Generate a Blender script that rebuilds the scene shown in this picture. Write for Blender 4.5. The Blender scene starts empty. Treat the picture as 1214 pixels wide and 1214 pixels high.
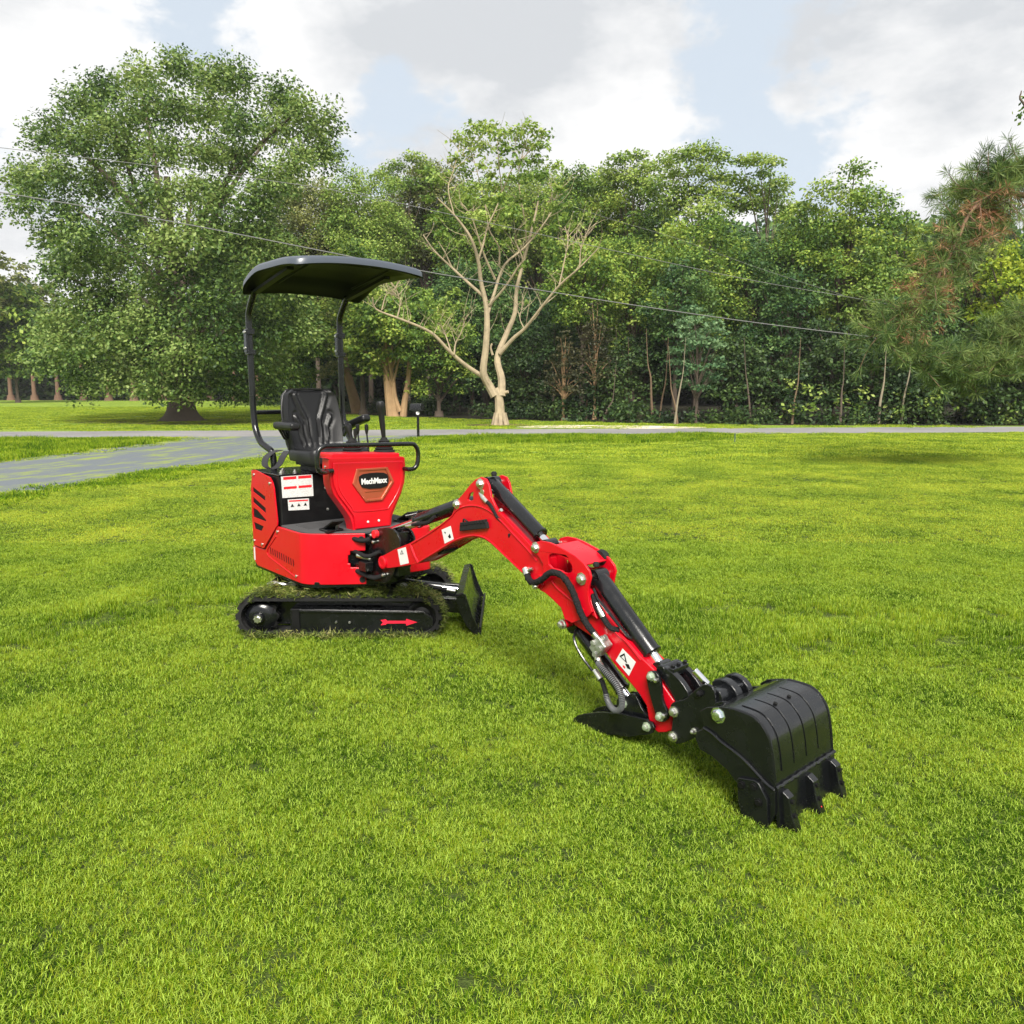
import bpy, bmesh, math, random
import numpy as np
from mathutils import Matrix, Vector, geometry as mgeo, noise as mnoise

S = bpy.context.scene
C = S.collection
R = math.radians

# ------------------------------------------------------------------ camera
F_PX, HOR, EYE = 950.0, 460.0, 1.4
cd = bpy.data.cameras.new('camera')
cd.sensor_fit = 'HORIZONTAL'; cd.sensor_width = 36.0
cd.lens = F_PX / 1214 * 36.0
cd.clip_start = 0.05; cd.clip_end = 5000
cam = bpy.data.objects.new('camera', cd); C.objects.link(cam)
cam.location = (0, 0, EYE)
cam.rotation_euler = (R(90) - math.atan((607 - HOR) / F_PX), 0, 0)
S.camera = cam

# ------------------------------------------------------------------ light
SUN_EL, SUN_AZ = R(46), R(176)          # azimuth clockwise from +Y: behind the camera
sd = bpy.data.lights.new('sun', 'SUN'); sd.energy = 4.7; sd.angle = R(26); sd.color = (1, .95, .86)
sun = bpy.data.objects.new('sun', sd); C.objects.link(sun)
dvec = Vector((math.sin(SUN_AZ) * math.cos(SUN_EL), math.cos(SUN_AZ) * math.cos(SUN_EL), math.sin(SUN_EL)))
sun.rotation_euler = dvec.to_track_quat('Z', 'Y').to_euler()
sun.location = (-20, -20, 30)

W = bpy.data.worlds.new('World'); S.world = W; W.use_nodes = True
nt = W.node_tree; N = nt.nodes; L = nt.links; N.clear()
out = N.new('ShaderNodeOutputWorld')
bg = N.new('ShaderNodeBackground'); bg.inputs['Strength'].default_value = 1.0
sky = N.new('ShaderNodeTexSky'); sky.sky_type = 'NISHITA'; sky.sun_disc = False
sky.sun_elevation = SUN_EL; sky.sun_rotation = SUN_AZ
sky.air_density = 1.0; sky.dust_density = 1.5; sky.ozone_density = 1.0
def wn(t, **k):
    n = N.new(t)
    for a, b in k.items(): setattr(n, a, b)
    return n
sk = wn('ShaderNodeVectorMath', operation='SCALE'); L.new(sky.outputs[0], sk.inputs[0]); sk.inputs['Scale'].default_value = 0.06
# thin milky veil mixed over the blue
veil = wn('ShaderNodeMix', data_type='RGBA'); veil.inputs[0].default_value = .8
L.new(sk.outputs[0], veil.inputs[6]); veil.inputs[7].default_value = (.43, .475, .52, 1)
# broken cumulus: noise over the direction, with the main blue gaps and grey undersides of this sky set by direction
tc = N.new('ShaderNodeTexCoord')
def wnoise(scale, detail, rough, off, sc=(1, 1, 1.7), dist=0.0):
    mp = N.new('ShaderNodeMapping'); mp.inputs['Location'].default_value = off; mp.inputs['Scale'].default_value = sc
    L.new(tc.outputs['Generated'], mp.inputs[0])
    n = N.new('ShaderNodeTexNoise'); n.inputs['Scale'].default_value = scale; n.inputs['Detail'].default_value = detail
    n.inputs['Roughness'].default_value = rough; n.inputs['Distortion'].default_value = dist
    L.new(mp.outputs[0], n.inputs['Vector']); return n.outputs[0]
def math2(op, a, b=None, c=None):
    n = wn('ShaderNodeMath', operation=op)
    for i, v in enumerate((a, b, c)):
        if v is None: continue
        if isinstance(v, (int, float)): n.inputs[i].default_value = v
        else: L.new(v, n.inputs[i])
    return n.outputs[0]
def blob_at(px, py, rad, amp, sx=1.0):
    """soft bump of the given size (photograph pixels) round one direction of the sky"""
    p_ = math.atan((607 - HOR) / F_PX); a = (px - 607) / F_PX; b = (607 - py) / F_PX
    v = Vector((a, math.cos(p_) + b * math.sin(p_), -math.sin(p_) + b * math.cos(p_))).normalized()
    sub = wn('ShaderNodeVectorMath', operation='SUBTRACT'); L.new(tc.outputs['Generated'], sub.inputs[0]); sub.inputs[1].default_value = v
    scl = wn('ShaderNodeVectorMath', operation='MULTIPLY'); L.new(sub.outputs[0], scl.inputs[0]); scl.inputs[1].default_value = (1 / sx, 1, 1)
    ln = wn('ShaderNodeVectorMath', operation='LENGTH'); L.new(scl.outputs[0], ln.inputs[0])
    mr = N.new('ShaderNodeMapRange'); mr.interpolation_type = 'SMOOTHSTEP'; L.new(ln.outputs['Value'], mr.inputs[0])
    mr.inputs[1].default_value = 0; mr.inputs[2].default_value = rad / F_PX; mr.inputs[3].default_value = amp; mr.inputs[4].default_value = 0
    return mr.outputs[0]
dens = math2('MULTIPLY_ADD', wnoise(4.6, 12, .62, (3.1, 7.7, 0), dist=.1), 1.5, -.13)
for q in ((462, 95, 85, -.24, .7), (885, 60, 130, -.16, 1.2), (915, 150, 170, -.22, 1.2), (800, 175, 90, .12, 1), (905, 105, 60, .12, 1.4), (740, 120, 150, .22, 1.0), (222, 8, 60, -.16, 1.3), (60, 60, 50, -.03, 1.2), (0, 0, 160, .15, 1), (330, 90, 160, .12, 1), (1110, 120, 170, .2, 1.2), (600, 20, 200, .15, 1.5), (700, 215, 90, -.1, 2)):
    dens = math2('ADD', dens, blob_at(*q))
r1 = N.new('ShaderNodeValToRGB'); r1.color_ramp.interpolation = 'EASE'
r1.color_ramp.elements[0].position = .42; r1.color_ramp.elements[1].position = .58
L.new(dens, r1.inputs[0])
gry = math2('MULTIPLY_ADD', wnoise(5.5, 10, .6, (9.3, 1.2, 0), (1, 1, 2.0)), 1.1, -.14)
for q in ((610, 10, 260, .26, 1.6), (640, 85, 110, .12, 1.3), (1090, 10, 200, .26, 1.5), (740, 130, 130, -.2, 1), (1120, 130, 160, -.14, 1.2), (300, 60, 180, -.2, 1)):
    gry = math2('ADD', gry, blob_at(*q))
r2 = N.new('ShaderNodeValToRGB')
r2.color_ramp.elements[0].position = .38; r2.color_ramp.elements[0].color = (.545, .545, .545, 1)
r2.color_ramp.elements[1].position = .66; r2.color_ramp.elements[1].color = (.375, .388, .405, 1)
L.new(gry, r2.inputs[0])
cm = wn('ShaderNodeMix', data_type='RGBA'); L.new(r1.outputs[0], cm.inputs[0]); L.new(veil.outputs[2], cm.inputs[6]); L.new(r2.outputs[0], cm.inputs[7])
L.new(cm.outputs[2], bg.inputs[0]); L.new(bg.outputs[0], out.inputs[0])

S.view_settings.view_transform = 'Standard'; S.view_settings.look = 'None'
S.view_settings.exposure = 0.92; S.view_settings.gamma = 1; S.view_settings.use_curve_mapping = False
S.cycles.max_bounces = 6; S.cycles.diffuse_bounces = 3; S.cycles.glossy_bounces = 3
S.cycles.transmission_bounces = 4; S.cycles.transparent_max_bounces = 4
S.cycles.use_fast_gi = False

# ------------------------------------------------------------------ materials
def mat(name, col, rough=.5, metal=0.0, coat=0.0, bump=0.0, bscale=60.0, var=0.0, vscale=8.0, spec=.5):
    m = bpy.data.materials.new(name); m.use_nodes = True
    t = m.node_tree; b = t.nodes['Principled BSDF']
    b.inputs['Base Color'].default_value = (*col, 1); b.inputs['Roughness'].default_value = rough
    b.inputs['Metallic'].default_value = metal; b.inputs['Coat Weight'].default_value = coat
    b.inputs['Coat Roughness'].default_value = .08
    b.inputs['Specular IOR Level'].default_value = spec
    g = t.nodes.new('ShaderNodeNewGeometry')
    n = t.nodes.new('ShaderNodeTexNoise'); n.inputs['Scale'].default_value = vscale; n.inputs['Detail'].default_value = 5
    t.links.new(g.outputs['Position'], n.inputs['Vector'])
    if var:
        mx = t.nodes.new('ShaderNodeMix'); mx.data_type = 'RGBA'
        mx.inputs[6].default_value = (*[c * (1 - var) for c in col], 1)
        mx.inputs[7].default_value = (*[min(1, c * (1 + var)) for c in col], 1)
        t.links.new(n.outputs[0], mx.inputs[0]); t.links.new(mx.outputs[2], b.inputs['Base Color'])
        mr = t.nodes.new('ShaderNodeMapRange'); mr.inputs[1].default_value = .3; mr.inputs[2].default_value = .7
        mr.inputs[3].default_value = max(0, rough - .1); mr.inputs[4].default_value = min(1, rough + .12)
        t.links.new(n.outputs[0], mr.inputs[0]); t.links.new(mr.outputs[0], b.inputs['Roughness'])
    if bump:
        n3 = t.nodes.new('ShaderNodeTexNoise'); n3.inputs['Scale'].default_value = bscale; n3.inputs['Detail'].default_value = 6
        t.links.new(g.outputs['Position'], n3.inputs['Vector'])
        bp = t.nodes.new('ShaderNodeBump'); bp.inputs['Strength'].default_value = bump; bp.inputs['Distance'].default_value = .01
        t.links.new(n3.outputs[0], bp.inputs['Height']); t.links.new(bp.outputs[0], b.inputs['Normal'])
    return m

def leaf_mat(name, cols, trans=.35, nscale=.35, rough=.55, per='rnd', spec=.3):
    """foliage: colour runs with a per-leaf random value and a broad noise over the crown"""
    m = bpy.data.materials.new(name); m.use_nodes = True
    t = m.node_tree; nd = t.nodes; ln = t.links; nd.clear()
    o = nd.new('ShaderNodeOutputMaterial')
    g = nd.new('ShaderNodeNewGeometry')
    n = nd.new('ShaderNodeTexNoise'); n.inputs['Scale'].default_value = nscale; n.inputs['Detail'].default_value = 3
    ln.new(g.outputs['Position'], n.inputs['Vector'])
    a = nd.new('ShaderNodeAttribute'); a.attribute_name = per
    ad = nd.new('ShaderNodeMath'); ad.operation = 'ADD'
    mu = nd.new('ShaderNodeMath'); mu.operation = 'MULTIPLY_ADD'; mu.inputs[1].default_value = .6; mu.inputs[2].default_value = -.30
    ln.new(a.outputs['Fac'], mu.inputs[0]); ln.new(n.outputs[0], ad.inputs[0]); ln.new(mu.outputs[0], ad.inputs[1])
    r = nd.new('ShaderNodeValToRGB'); e = r.color_ramp.elements
    e[0].position = .28; e[0].color = (*cols[0], 1); e[1].position = .75; e[1].color = (*cols[-1], 1)
    for i, cc in enumerate(cols[1:-1]):
        x = e.new(.28 + .47 * (i + 1) / (len(cols) - 1)); x.color = (*cc, 1)
    ln.new(ad.outputs[0], r.inputs[0])
    p = nd.new('ShaderNodeBsdfPrincipled'); p.inputs['Roughness'].default_value = rough; p.inputs['Specular IOR Level'].default_value = spec
    tr = nd.new('ShaderNodeBsdfTranslucent'); mx = nd.new('ShaderNodeMixShader'); mx.inputs[0].default_value = trans
    hs = nd.new('ShaderNodeHueSaturation'); hs.inputs['Hue'].default_value = .485; hs.inputs['Value'].default_value = 1.25
    ln.new(r.outputs[0], hs.inputs['Color']); ln.new(hs.outputs[0], tr.inputs[0])
    ln.new(r.outputs[0], p.inputs['Base Color']); ln.new(p.outputs[0], mx.inputs[1]); ln.new(tr.outputs[0], mx.inputs[2])
    ln.new(mx.outputs[0], o.inputs[0])
    return m

RED = mat('red_paint', (.46, .0012, .010), .32, 0, .14, .0, spec=.32, var=.10, vscale=7)
REDM = mat('red_plastic', (.48, .0012, .010), .36, 0, .14, spec=.32, bump=.02, bscale=300)
BLK = mat('black_paint', (.0045, .005, .006), .24, 0, .30, spec=.36, bump=.05, bscale=220, var=.3, vscale=14)
BLKM = mat('black_steel', (.005, .005, .0055), .42, 0, 0, spec=.22, bump=.12, bscale=180, var=.4, vscale=20)
RUB = mat('rubber', (.010, .010, .0105), .78, spec=.25, bump=.3, bscale=120, var=.4, vscale=30)
VINYL = mat('black_vinyl', (.008, .008, .009), .36, bump=.10, bscale=500, spec=.34)
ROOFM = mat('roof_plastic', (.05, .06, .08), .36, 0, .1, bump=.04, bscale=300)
ZINC = mat('zinc', (.62, .62, .58), .32, 1, bump=.05, var=.15, vscale=40)
CHROME = mat('chrome', (.75, .76, .78), .14, 1)
BOLTG = mat('greenish_bolt', (.50, .58, .46), .4, .8)
WHT = mat('label_white', (.58, .58, .575), .45)
INK = mat('ink', (.008, .008, .008), .7, spec=.1)
REDP = mat('label_red', (.6, .012, .02), .45)
COPPER = mat('copper_badge', (.48, .10, .055), .33, .6, .2, var=.25, vscale=10)
ROOFU = mat('roof_plastic_shaded', (.004, .005, .007), .5, bump=.05, bscale=200, spec=.2)  # roof plastic darkened; the shade under the canopy is in the colour
DUST = mat('dusty_mat', (.045, .045, .047), .8, bump=.2, bscale=90, var=.4, vscale=12)
ARROW = mat('arrow_red', (.62, .006, .03), .5)
SLEEVE = mat('hose_sleeve', (.007, .007, .008), .7, spec=.25, bump=.8, bscale=160)
STRAPM = mat('webbing', (.018, .018, .022), .8, bump=.3, bscale=400)

# ------------------------------------------------------------------ object helpers
WM = {}
def tag(o, label=None, cat=None, group=None, kind=None):
    if label: o['label'] = label
    if cat: o['category'] = cat
    if group: o['group'] = group
    if kind: o['kind'] = kind
    return o
def mk(name, me, m=None, parent=None, M=None):
    o = bpy.data.objects.new(name, me); C.objects.link(o)
    M = M or Matrix.Identity(4)
    if parent is not None:
        o.parent = parent; o.matrix_basis = WM[parent].inverted() @ M
    else: o.matrix_basis = M
    WM[o] = M
    if m and me is not None and not me.materials: me.materials.append(m)
    return o
def shade(me, ang=38):
    bm = bmesh.new(); bm.from_mesh(me)
    for f in bm.faces: f.smooth = True
    for e in bm.edges:
        e.smooth = not (len(e.link_faces) == 2 and e.calc_face_angle(0) > R(ang))
    bm.to_mesh(me); bm.free()
def fin(name, bm, m, parent=None, M=None, bev=0.0, seg=2, ang=38, nrm=True):
    if nrm: bmesh.ops.recalc_face_normals(bm, faces=bm.faces)
    me = bpy.data.meshes.new(name); bm.to_mesh(me); bm.free()
    shade(me, ang)
    o = mk(name, me, m, parent, M)
    if bev:
        b = o.modifiers.new('bevel', 'BEVEL'); b.width = bev; b.segments = seg; b.limit_method = 'ANGLE'
        b.angle_limit = R(40); b.harden_normals = True
    return o
def NB(): return bmesh.new()
def box(bm, a, b):
    r = bmesh.ops.create_cube(bm, size=1)['verts']
    c = [(a[i] + b[i]) / 2 for i in range(3)]; s = [abs(b[i] - a[i]) for i in range(3)]
    for v in r: v.co = Vector((c[i] + v.co[i] * s[i] for i in range(3)))
    return r
def obox(bm, M, s):
    r = bmesh.ops.create_cube(bm, size=1)['verts']
    for v in r: v.co = M @ Vector((v.co[0] * s[0], v.co[1] * s[1], v.co[2] * s[2]))
def cyl(bm, p, q, r, n=20, r2=None):
    p, q = Vector(p), Vector(q); d = q - p
    rot = d.to_track_quat('Z', 'Y').to_matrix().to_4x4()
    bmesh.ops.create_cone(bm, cap_ends=True, segments=n, radius1=r, radius2=r if r2 is None else r2, depth=d.length,
                          matrix=Matrix.Translation((p + q) / 2) @ rot)
def lathe(bm, p, q, prof, n=24):
    """profile [(t along p->q in metres, radius)]"""
    p, q = Vector(p), Vector(q); d = (q - p).normalized()
    rot = d.to_track_quat('Z', 'Y').to_matrix()
    rings = []
    for t, r in prof:
        rings.append([bm.verts.new(p + d * t + rot @ Vector((r * math.cos(2 * math.pi * k / n), r * math.sin(2 * math.pi * k / n), 0))) for k in range(n)])
    for a, b in zip(rings, rings[1:]):
        for k in range(n): bm.faces.new((a[k], a[(k + 1) % n], b[(k + 1) % n], b[k]))
    bm.faces.new(rings[0][::-1]); bm.faces.new(rings[-1])
def spl(pts, k=6, closed=False):
    P = [Vector(p) for p in pts]; n = len(P); o = []
    rng = range(n if closed else n - 1)
    for i in rng:
        a = P[(i - 1) % n] if closed or i else P[0] * 2 - P[1]
        b = P[i]; c_ = P[(i + 1) % n]
        d = P[(i + 2) % n] if closed or i + 2 < n else P[-1] * 2 - P[-2]
        for j in range(k):
            t = j / k
            o.append(.5 * ((2 * b) + (c_ - a) * t + (2 * a - 5 * b + 4 * c_ - d) * t * t + (3 * b - a - 3 * c_ + d) * t ** 3))
    if not closed: o.append(P[-1])
    return o
def tube(bm, pts, r, n=10, caps=True):
    P = [Vector(p) for p in pts]; rings = []; up = None
    for i, p in enumerate(P):
        d = (P[min(i + 1, len(P) - 1)] - P[max(i - 1, 0)]).normalized()
        if up is None: up = d.orthogonal().normalized()
        up = (up - d * up.dot(d))
        up = up.normalized() if up.length > 1e-6 else d.orthogonal().normalized()
        s = d.cross(up); rr = r[i] if isinstance(r, (list, tuple)) else r
        rings.append([bm.verts.new(p + (up * math.cos(2 * math.pi * k / n) + s * math.sin(2 * math.pi * k / n)) * rr) for k in range(n)])
    for a, b in zip(rings, rings[1:]):
        for k in range(n): bm.faces.new((a[k], a[(k + 1) % n], b[(k + 1) % n], b[k]))
    if caps: bm.faces.new(rings[0][::-1]); bm.faces.new(rings[-1])
def rib(bm, pts, w, t, wdir):
    """flat ribbon along pts, width direction wdir"""
    P = [Vector(p) for p in pts]; wd = Vector(wdir).normalized(); rows = []
    for i, p in enumerate(P):
        d = (P[min(i + 1, len(P) - 1)] - P[max(i - 1, 0)]).normalized(); nn = d.cross(wd).normalized()
        rows.append([bm.verts.new(p + wd * a * w / 2 + nn * b * t / 2) for a, b in ((-1, -1), (1, -1), (1, 1), (-1, 1))])
    for a, b in zip(rows, rows[1:]):
        for k in range(4): bm.faces.new((a[k], a[(k + 1) % 4], b[(k + 1) % 4], b[k]))
    bm.faces.new(rows[0][::-1]); bm.faces.new(rows[-1])
def smooth2(pts, it=1):
    for _ in range(it):
        o = []
        for i in range(len(pts)):
            a, b = pts[i], pts[(i + 1) % len(pts)]
            o.append((a[0] * .75 + b[0] * .25, a[1] * .75 + b[1] * .25)); o.append((a[0] * .25 + b[0] * .75, a[1] * .25 + b[1] * .75))
        pts = o
    return pts
def plate(bm, pts, s0, s1, ax='r', holes=()):
    """outline in a plane, extruded along the third axis. ax r: pts are (u,z); u: (r,z); z: (r,u)"""
    def P(a, b, c):
        return {'r': (c, a, b), 'u': (a, c, b), 'z': (a, b, c)}[ax]
    loops = [list(pts)] + [list(h) for h in holes]
    flat = [p for l in loops for p in l]
    tri = mgeo.tessellate_polygon([[Vector((a, b, 0)) for a, b in l] for l in loops])
    A = [bm.verts.new(P(a, b, s0)) for a, b in flat]; B = [bm.verts.new(P(a, b, s1)) for a, b in flat]
    if not holes:
        try: bm.faces.new(A); bm.faces.new(B[::-1])
        except ValueError: pass
    else:
        for t in tri:
            try: bm.faces.new([A[i] for i in t]); bm.faces.new([B[i] for i in t][::-1])
            except ValueError: pass
    k = 0
    for l in loops:
        n = len(l)
        for i in range(n):
            j = (i + 1) % n
            bm.faces.new((A[k + i], A[k + j], B[k + j], B[k + i]))
        k += n
def hexbolt(bm, c, ax, r, h):
    c = Vector(c); ax = Vector(ax).normalized()
    cyl(bm, c, c + ax * h * .35, r * 1.25, 20)
    cyl(bm, c + ax * h * .3, c + ax * h, r, 6, r * .92)
def text_mesh(name, s, size, depth, m, parent, M, sx=1.0, bold=0.0, shear=0):
    cu = bpy.data.curves.new(name, 'FONT'); cu.body = s; cu.size = size; cu.extrude = depth; cu.offset = bold
    cu.align_x = 'CENTER'; cu.align_y = 'CENTER'; cu.shear = shear; cu.resolution_u = 3
    tmp = bpy.data.objects.new('tmp_text', cu); C.objects.link(tmp)
    dg = bpy.context.evaluated_depsgraph_get(); dg.update()
    me = bpy.data.meshes.new_from_object(tmp.evaluated_get(dg)); bpy.data.objects.remove(tmp); bpy.data.curves.remove(cu)
    me.transform(Matrix.Diagonal((sx, 1, 1, 1)))
    me.materials.clear(); me.name = name
    return mk(name, me, m, parent, M)
# ================================================================== PLACE HELPERS
PIT = math.atan((607 - HOR) / F_PX); CP, SP = math.cos(PIT), math.sin(PIT)
def ray(px, py):
    a = (px - 607) / F_PX; b = (607 - py) / F_PX
    return a, CP + b * SP, -SP + b * CP
def gnd(px, py):                       # ground point seen at a place of the photograph
    a, d, z = ray(px, py); t = -EYE / z; return Vector((a * t, d * t, 0))
def at(px, py, D):                     # point at depth D
    a, d, z = ray(px, py); t = D / d; return Vector((a * t, D, EYE + z * t))
rng = np.random.default_rng(7)

# ================================================================== GROUND
def gmat(name, cols, s1, s2, s3, bump=.3, rough=.95, stretch=(1, 1, 1)):
    m = bpy.data.materials.new(name); m.use_nodes = True; t = m.node_tree; n = t.nodes; l = t.links
    b = n['Principled BSDF']; b.inputs['Roughness'].default_value = rough; b.inputs['Specular IOR Level'].default_value = .15
    g = n.new('ShaderNodeNewGeometry'); mp = n.new('ShaderNodeMapping'); mp.inputs['Scale'].default_value = stretch
    l.new(g.outputs['Position'], mp.inputs[0])
    def nz(s, d=6):
        x = n.new('ShaderNodeTexNoise'); x.inputs['Scale'].default_value = s; x.inputs['Detail'].default_value = d; l.new(mp.outputs[0], x.inputs['Vector']); return x
    a, c, e = nz(s1), nz(s2), nz(s3, 8)
    m1 = n.new('ShaderNodeMath'); m1.operation = 'MULTIPLY_ADD'; m1.inputs[1].default_value = .5; l.new(a.outputs[0], m1.inputs[0])
    m2 = n.new('ShaderNodeMath'); m2.operation = 'MULTIPLY'; m2.inputs[1].default_value = .3; l.new(c.outputs[0], m2.inputs[0]); l.new(m2.outputs[0], m1.inputs[2])
    m3 = n.new('ShaderNodeMath'); m3.operation = 'MULTIPLY_ADD'; m3.inputs[1].default_value = .3; l.new(e.outputs[0], m3.inputs[0]); l.new(m1.outputs[0], m3.inputs[2])
    r = n.new('ShaderNodeValToRGB'); el = r.color_ramp.elements; el[0].position = .42; el[0].color = (*cols[0], 1); el[1].position = .68; el[1].color = (*cols[-1], 1)
    for i, k in enumerate(cols[1:-1]):
        q = el.new(.42 + .26 * (i + 1) / (len(cols) - 1)); q.color = (*k, 1)
    l.new(m3.outputs[0], r.inputs[0]); l.new(r.outputs[0], b.inputs['Base Color'])
    bp = n.new('ShaderNodeBump'); bp.inputs['Strength'].default_value = bump; bp.inputs['Distance'].default_value = .03
    l.new(e.outputs[0], bp.inputs['Height']); l.new(bp.outputs[0], b.inputs['Normal'])
    return m
LAWN = gmat('lawn_turf', [(.125, .20, .018), (.185, .28, .024), (.235, .33, .034), (.30, .37, .07)], .35, 3.5, 55, .6)
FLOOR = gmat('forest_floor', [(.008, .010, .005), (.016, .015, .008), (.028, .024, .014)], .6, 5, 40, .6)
ROAD = gmat('road_asphalt', [(.15, .145, .15), (.19, .185, .185), (.23, .22, .22)], .3, 4, 90, .2, .9)
MULCH = gmat('mulch', [(.05, .03, .02), (.11, .065, .04), (.16, .10, .06)], 1.5, 8, 50, .8)
SAND = gmat('pale_gravel', [(.42, .36, .27), (.55, .48, .38), (.62, .56, .46)], 1, 8, 60, .5)

def specks(m, scale, thr, col):
    t = m.node_tree; n = t.nodes; l = t.links; b = n['Principled BSDF']; src = b.inputs['Base Color'].links[0].from_socket
    g = n.new('ShaderNodeNewGeometry'); x = n.new('ShaderNodeTexNoise'); x.inputs['Scale'].default_value = scale; x.inputs['Detail'].default_value = 2; l.new(g.outputs['Position'], x.inputs['Vector'])
    r = n.new('ShaderNodeValToRGB'); r.color_ramp.elements[0].position = thr; r.color_ramp.elements[1].position = thr + .06; l.new(x.outputs[0], r.inputs[0])
    k = n.new('ShaderNodeMix'); k.data_type = 'RGBA'; l.new(r.outputs[0], k.inputs[0]); k.inputs[6].default_value = (*col, 1); l.new(src, k.inputs[7]); l.new(k.outputs[2], b.inputs['Base Color'])
specks(LAWN, 22, .44, (.03, .045, .010))
def sheet_poly(name, pts, z, m):
    me = bpy.data.meshes.new(name); me.from_pydata([(p[0], p[1], z) for p in pts], [], [list(range(len(pts)))]); me.update()
    return tag(mk(name, me, m), kind='structure')
def blob(name, cx, cy, rx, ry, z, m, seed=0, n=48, jag=.12):
    r_ = random.Random(seed); ph = [r_.random() * 6.28 for _ in range(5)]
    pts = []
    for k in range(n):
        a = 2 * math.pi * k / n; q = 1 + jag * sum(math.sin(a * (j + 2) + ph[j]) / (j + 1) for j in range(5))
        pts.append((cx + rx * q * math.cos(a), cy + ry * q * math.sin(a)))
    return sheet_poly(name, pts, z, m)
sheet_poly('lawn', [(-500, -60), (500, -60), (500, 700), (-500, 700)], 0, LAWN)
sheet_poly('turf_thatch', [(-1.9, .8), (1.9, .8), (9.8, 13.2), (-9.8, 13.2)], .003, gmat('turf_thatch', [(.02, .028, .008), (.045, .065, .014), (.07, .10, .02)], 2, 14, 80, .8))
def road_y(x, off): return 25.85 + .098 * x + off
RX = [-140 + 8 * i for i in range(36)]
sheet_poly('road', [(x, road_y(x, -1.72)) for x in RX] + [(x, road_y(x, 1.72)) for x in RX[::-1]], .008, ROAD)
# driveway: asphalt with grass growing over it in streaks along its length
DRV_L = [(-10.6, 3), (-10.3, 9), (-9.85, 15), (-9.6, 18.7), (-9.2, 22.2), (-9.6, 23.3)]
DRV_R = [(-8.0, 3), (-7.0, 8), (-6.5, 11), (-6.0, 12.8), (-5.1, 15.8), (-4.0, 19.5), (-2.6, 22.6), (-1.6, 23.9)]
DV = bpy.data.materials.new('driveway_asphalt'); DV.use_nodes = True
t_ = DV.node_tree; n_ = t_.nodes; l_ = t_.links; b_ = n_['Principled BSDF']; b_.inputs['Roughness'].default_value = .85; b_.inputs['Specular IOR Level'].default_value = .25
g_ = n_.new('ShaderNodeNewGeometry')
mp_ = n_.new('ShaderNodeMapping'); mp_.inputs['Rotation'].default_value = (0, 0, R(-14)); mp_.inputs['Scale'].default_value = (1.15, .30, 1); mp_.vector_type = 'TEXTURE'
mp_.inputs['Scale'].default_value = (.8, 3.2, 1); l_.new(g_.outputs['Position'], mp_.inputs[0])
a_ = n_.new('ShaderNodeTexNoise'); a_.inputs['Scale'].default_value = 1.7; a_.inputs['Detail'].default_value = 12; a_.inputs['Roughness'].default_value = .74; l_.new(mp_.outputs[0], a_.inputs['Vector'])
rr_ = n_.new('ShaderNodeValToRGB'); rr_.color_ramp.elements[0].position = .50; rr_.color_ramp.elements[1].position = .60; l_.new(a_.outputs[0], rr_.inputs[0])
e_ = n_.new('ShaderNodeTexNoise'); e_.inputs['Scale'].default_value = 120; e_.inputs['Detail'].default_value = 5; l_.new(g_.outputs['Position'], e_.inputs['Vector'])
asp = n_.new('ShaderNodeValToRGB'); asp.color_ramp.elements[0].position = .35; asp.color_ramp.elements[0].color = (.075, .088, .10, 1); asp.color_ramp.elements[1].position = .7; asp.color_ramp.elements[1].color = (.14, .155, .175, 1); l_.new(e_.outputs[0], asp.inputs[0])
grn = n_.new('ShaderNodeValToRGB'); grn.color_ramp.elements[0].position = .35; grn.color_ramp.elements[0].color = (.12, .16, .03, 1); grn.color_ramp.elements[1].position = .65; grn.color_ramp.elements[1].color = (.24, .28, .06, 1); l_.new(e_.outputs[0], grn.inputs[0])
mx_ = n_.new('ShaderNodeMix'); mx_.data_type = 'RGBA'; l_.new(rr_.outputs[0], mx_.inputs[0]); l_.new(asp.outputs[0], mx_.inputs[6]); l_.new(grn.outputs[0], mx_.inputs[7]); l_.new(mx_.outputs[2], b_.inputs['Base Color'])
bp_ = n_.new('ShaderNodeBump'); bp_.inputs['Strength'].default_value = .3; l_.new(e_.outputs[0], bp_.inputs['Height']); l_.new(bp_.outputs[0], b_.inputs['Normal'])
sheet_poly('driveway', DRV_L + DRV_R[::-1], .007, DV)
# woodland floor beyond the road on the right and beyond the far lawn on the left
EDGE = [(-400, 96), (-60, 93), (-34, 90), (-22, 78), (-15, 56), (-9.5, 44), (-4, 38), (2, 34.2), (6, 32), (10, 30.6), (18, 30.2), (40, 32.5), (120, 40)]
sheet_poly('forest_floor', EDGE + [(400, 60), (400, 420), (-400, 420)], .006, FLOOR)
g0 = gnd(593, 504); blob('mulch_ring', g0.x, g0.y, 1.15, .9, .012, MULCH, 3)
g1 = gnd(216, 499); blob('mulch_ring', g1.x, g1.y - .6, 5.4, 2.6, .010, gmat('mulch_and_shade', [(.05, .04, .025), (.09, .08, .03), (.10, .12, .03)], 1.0, 6, 50, .6), 5, jag=.2)  # mulch under the great tree; its crown's shadow is put into the colour
g2_ = gnd(424, 490); blob('mulch_ring', g2_.x, g2_.y, 2.0, 1.2, .011, MULCH, 8)
blob('gravel_patch', 3.4, 29.2, 3.1, 1.25, .011, SAND, 11, jag=.18)

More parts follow.
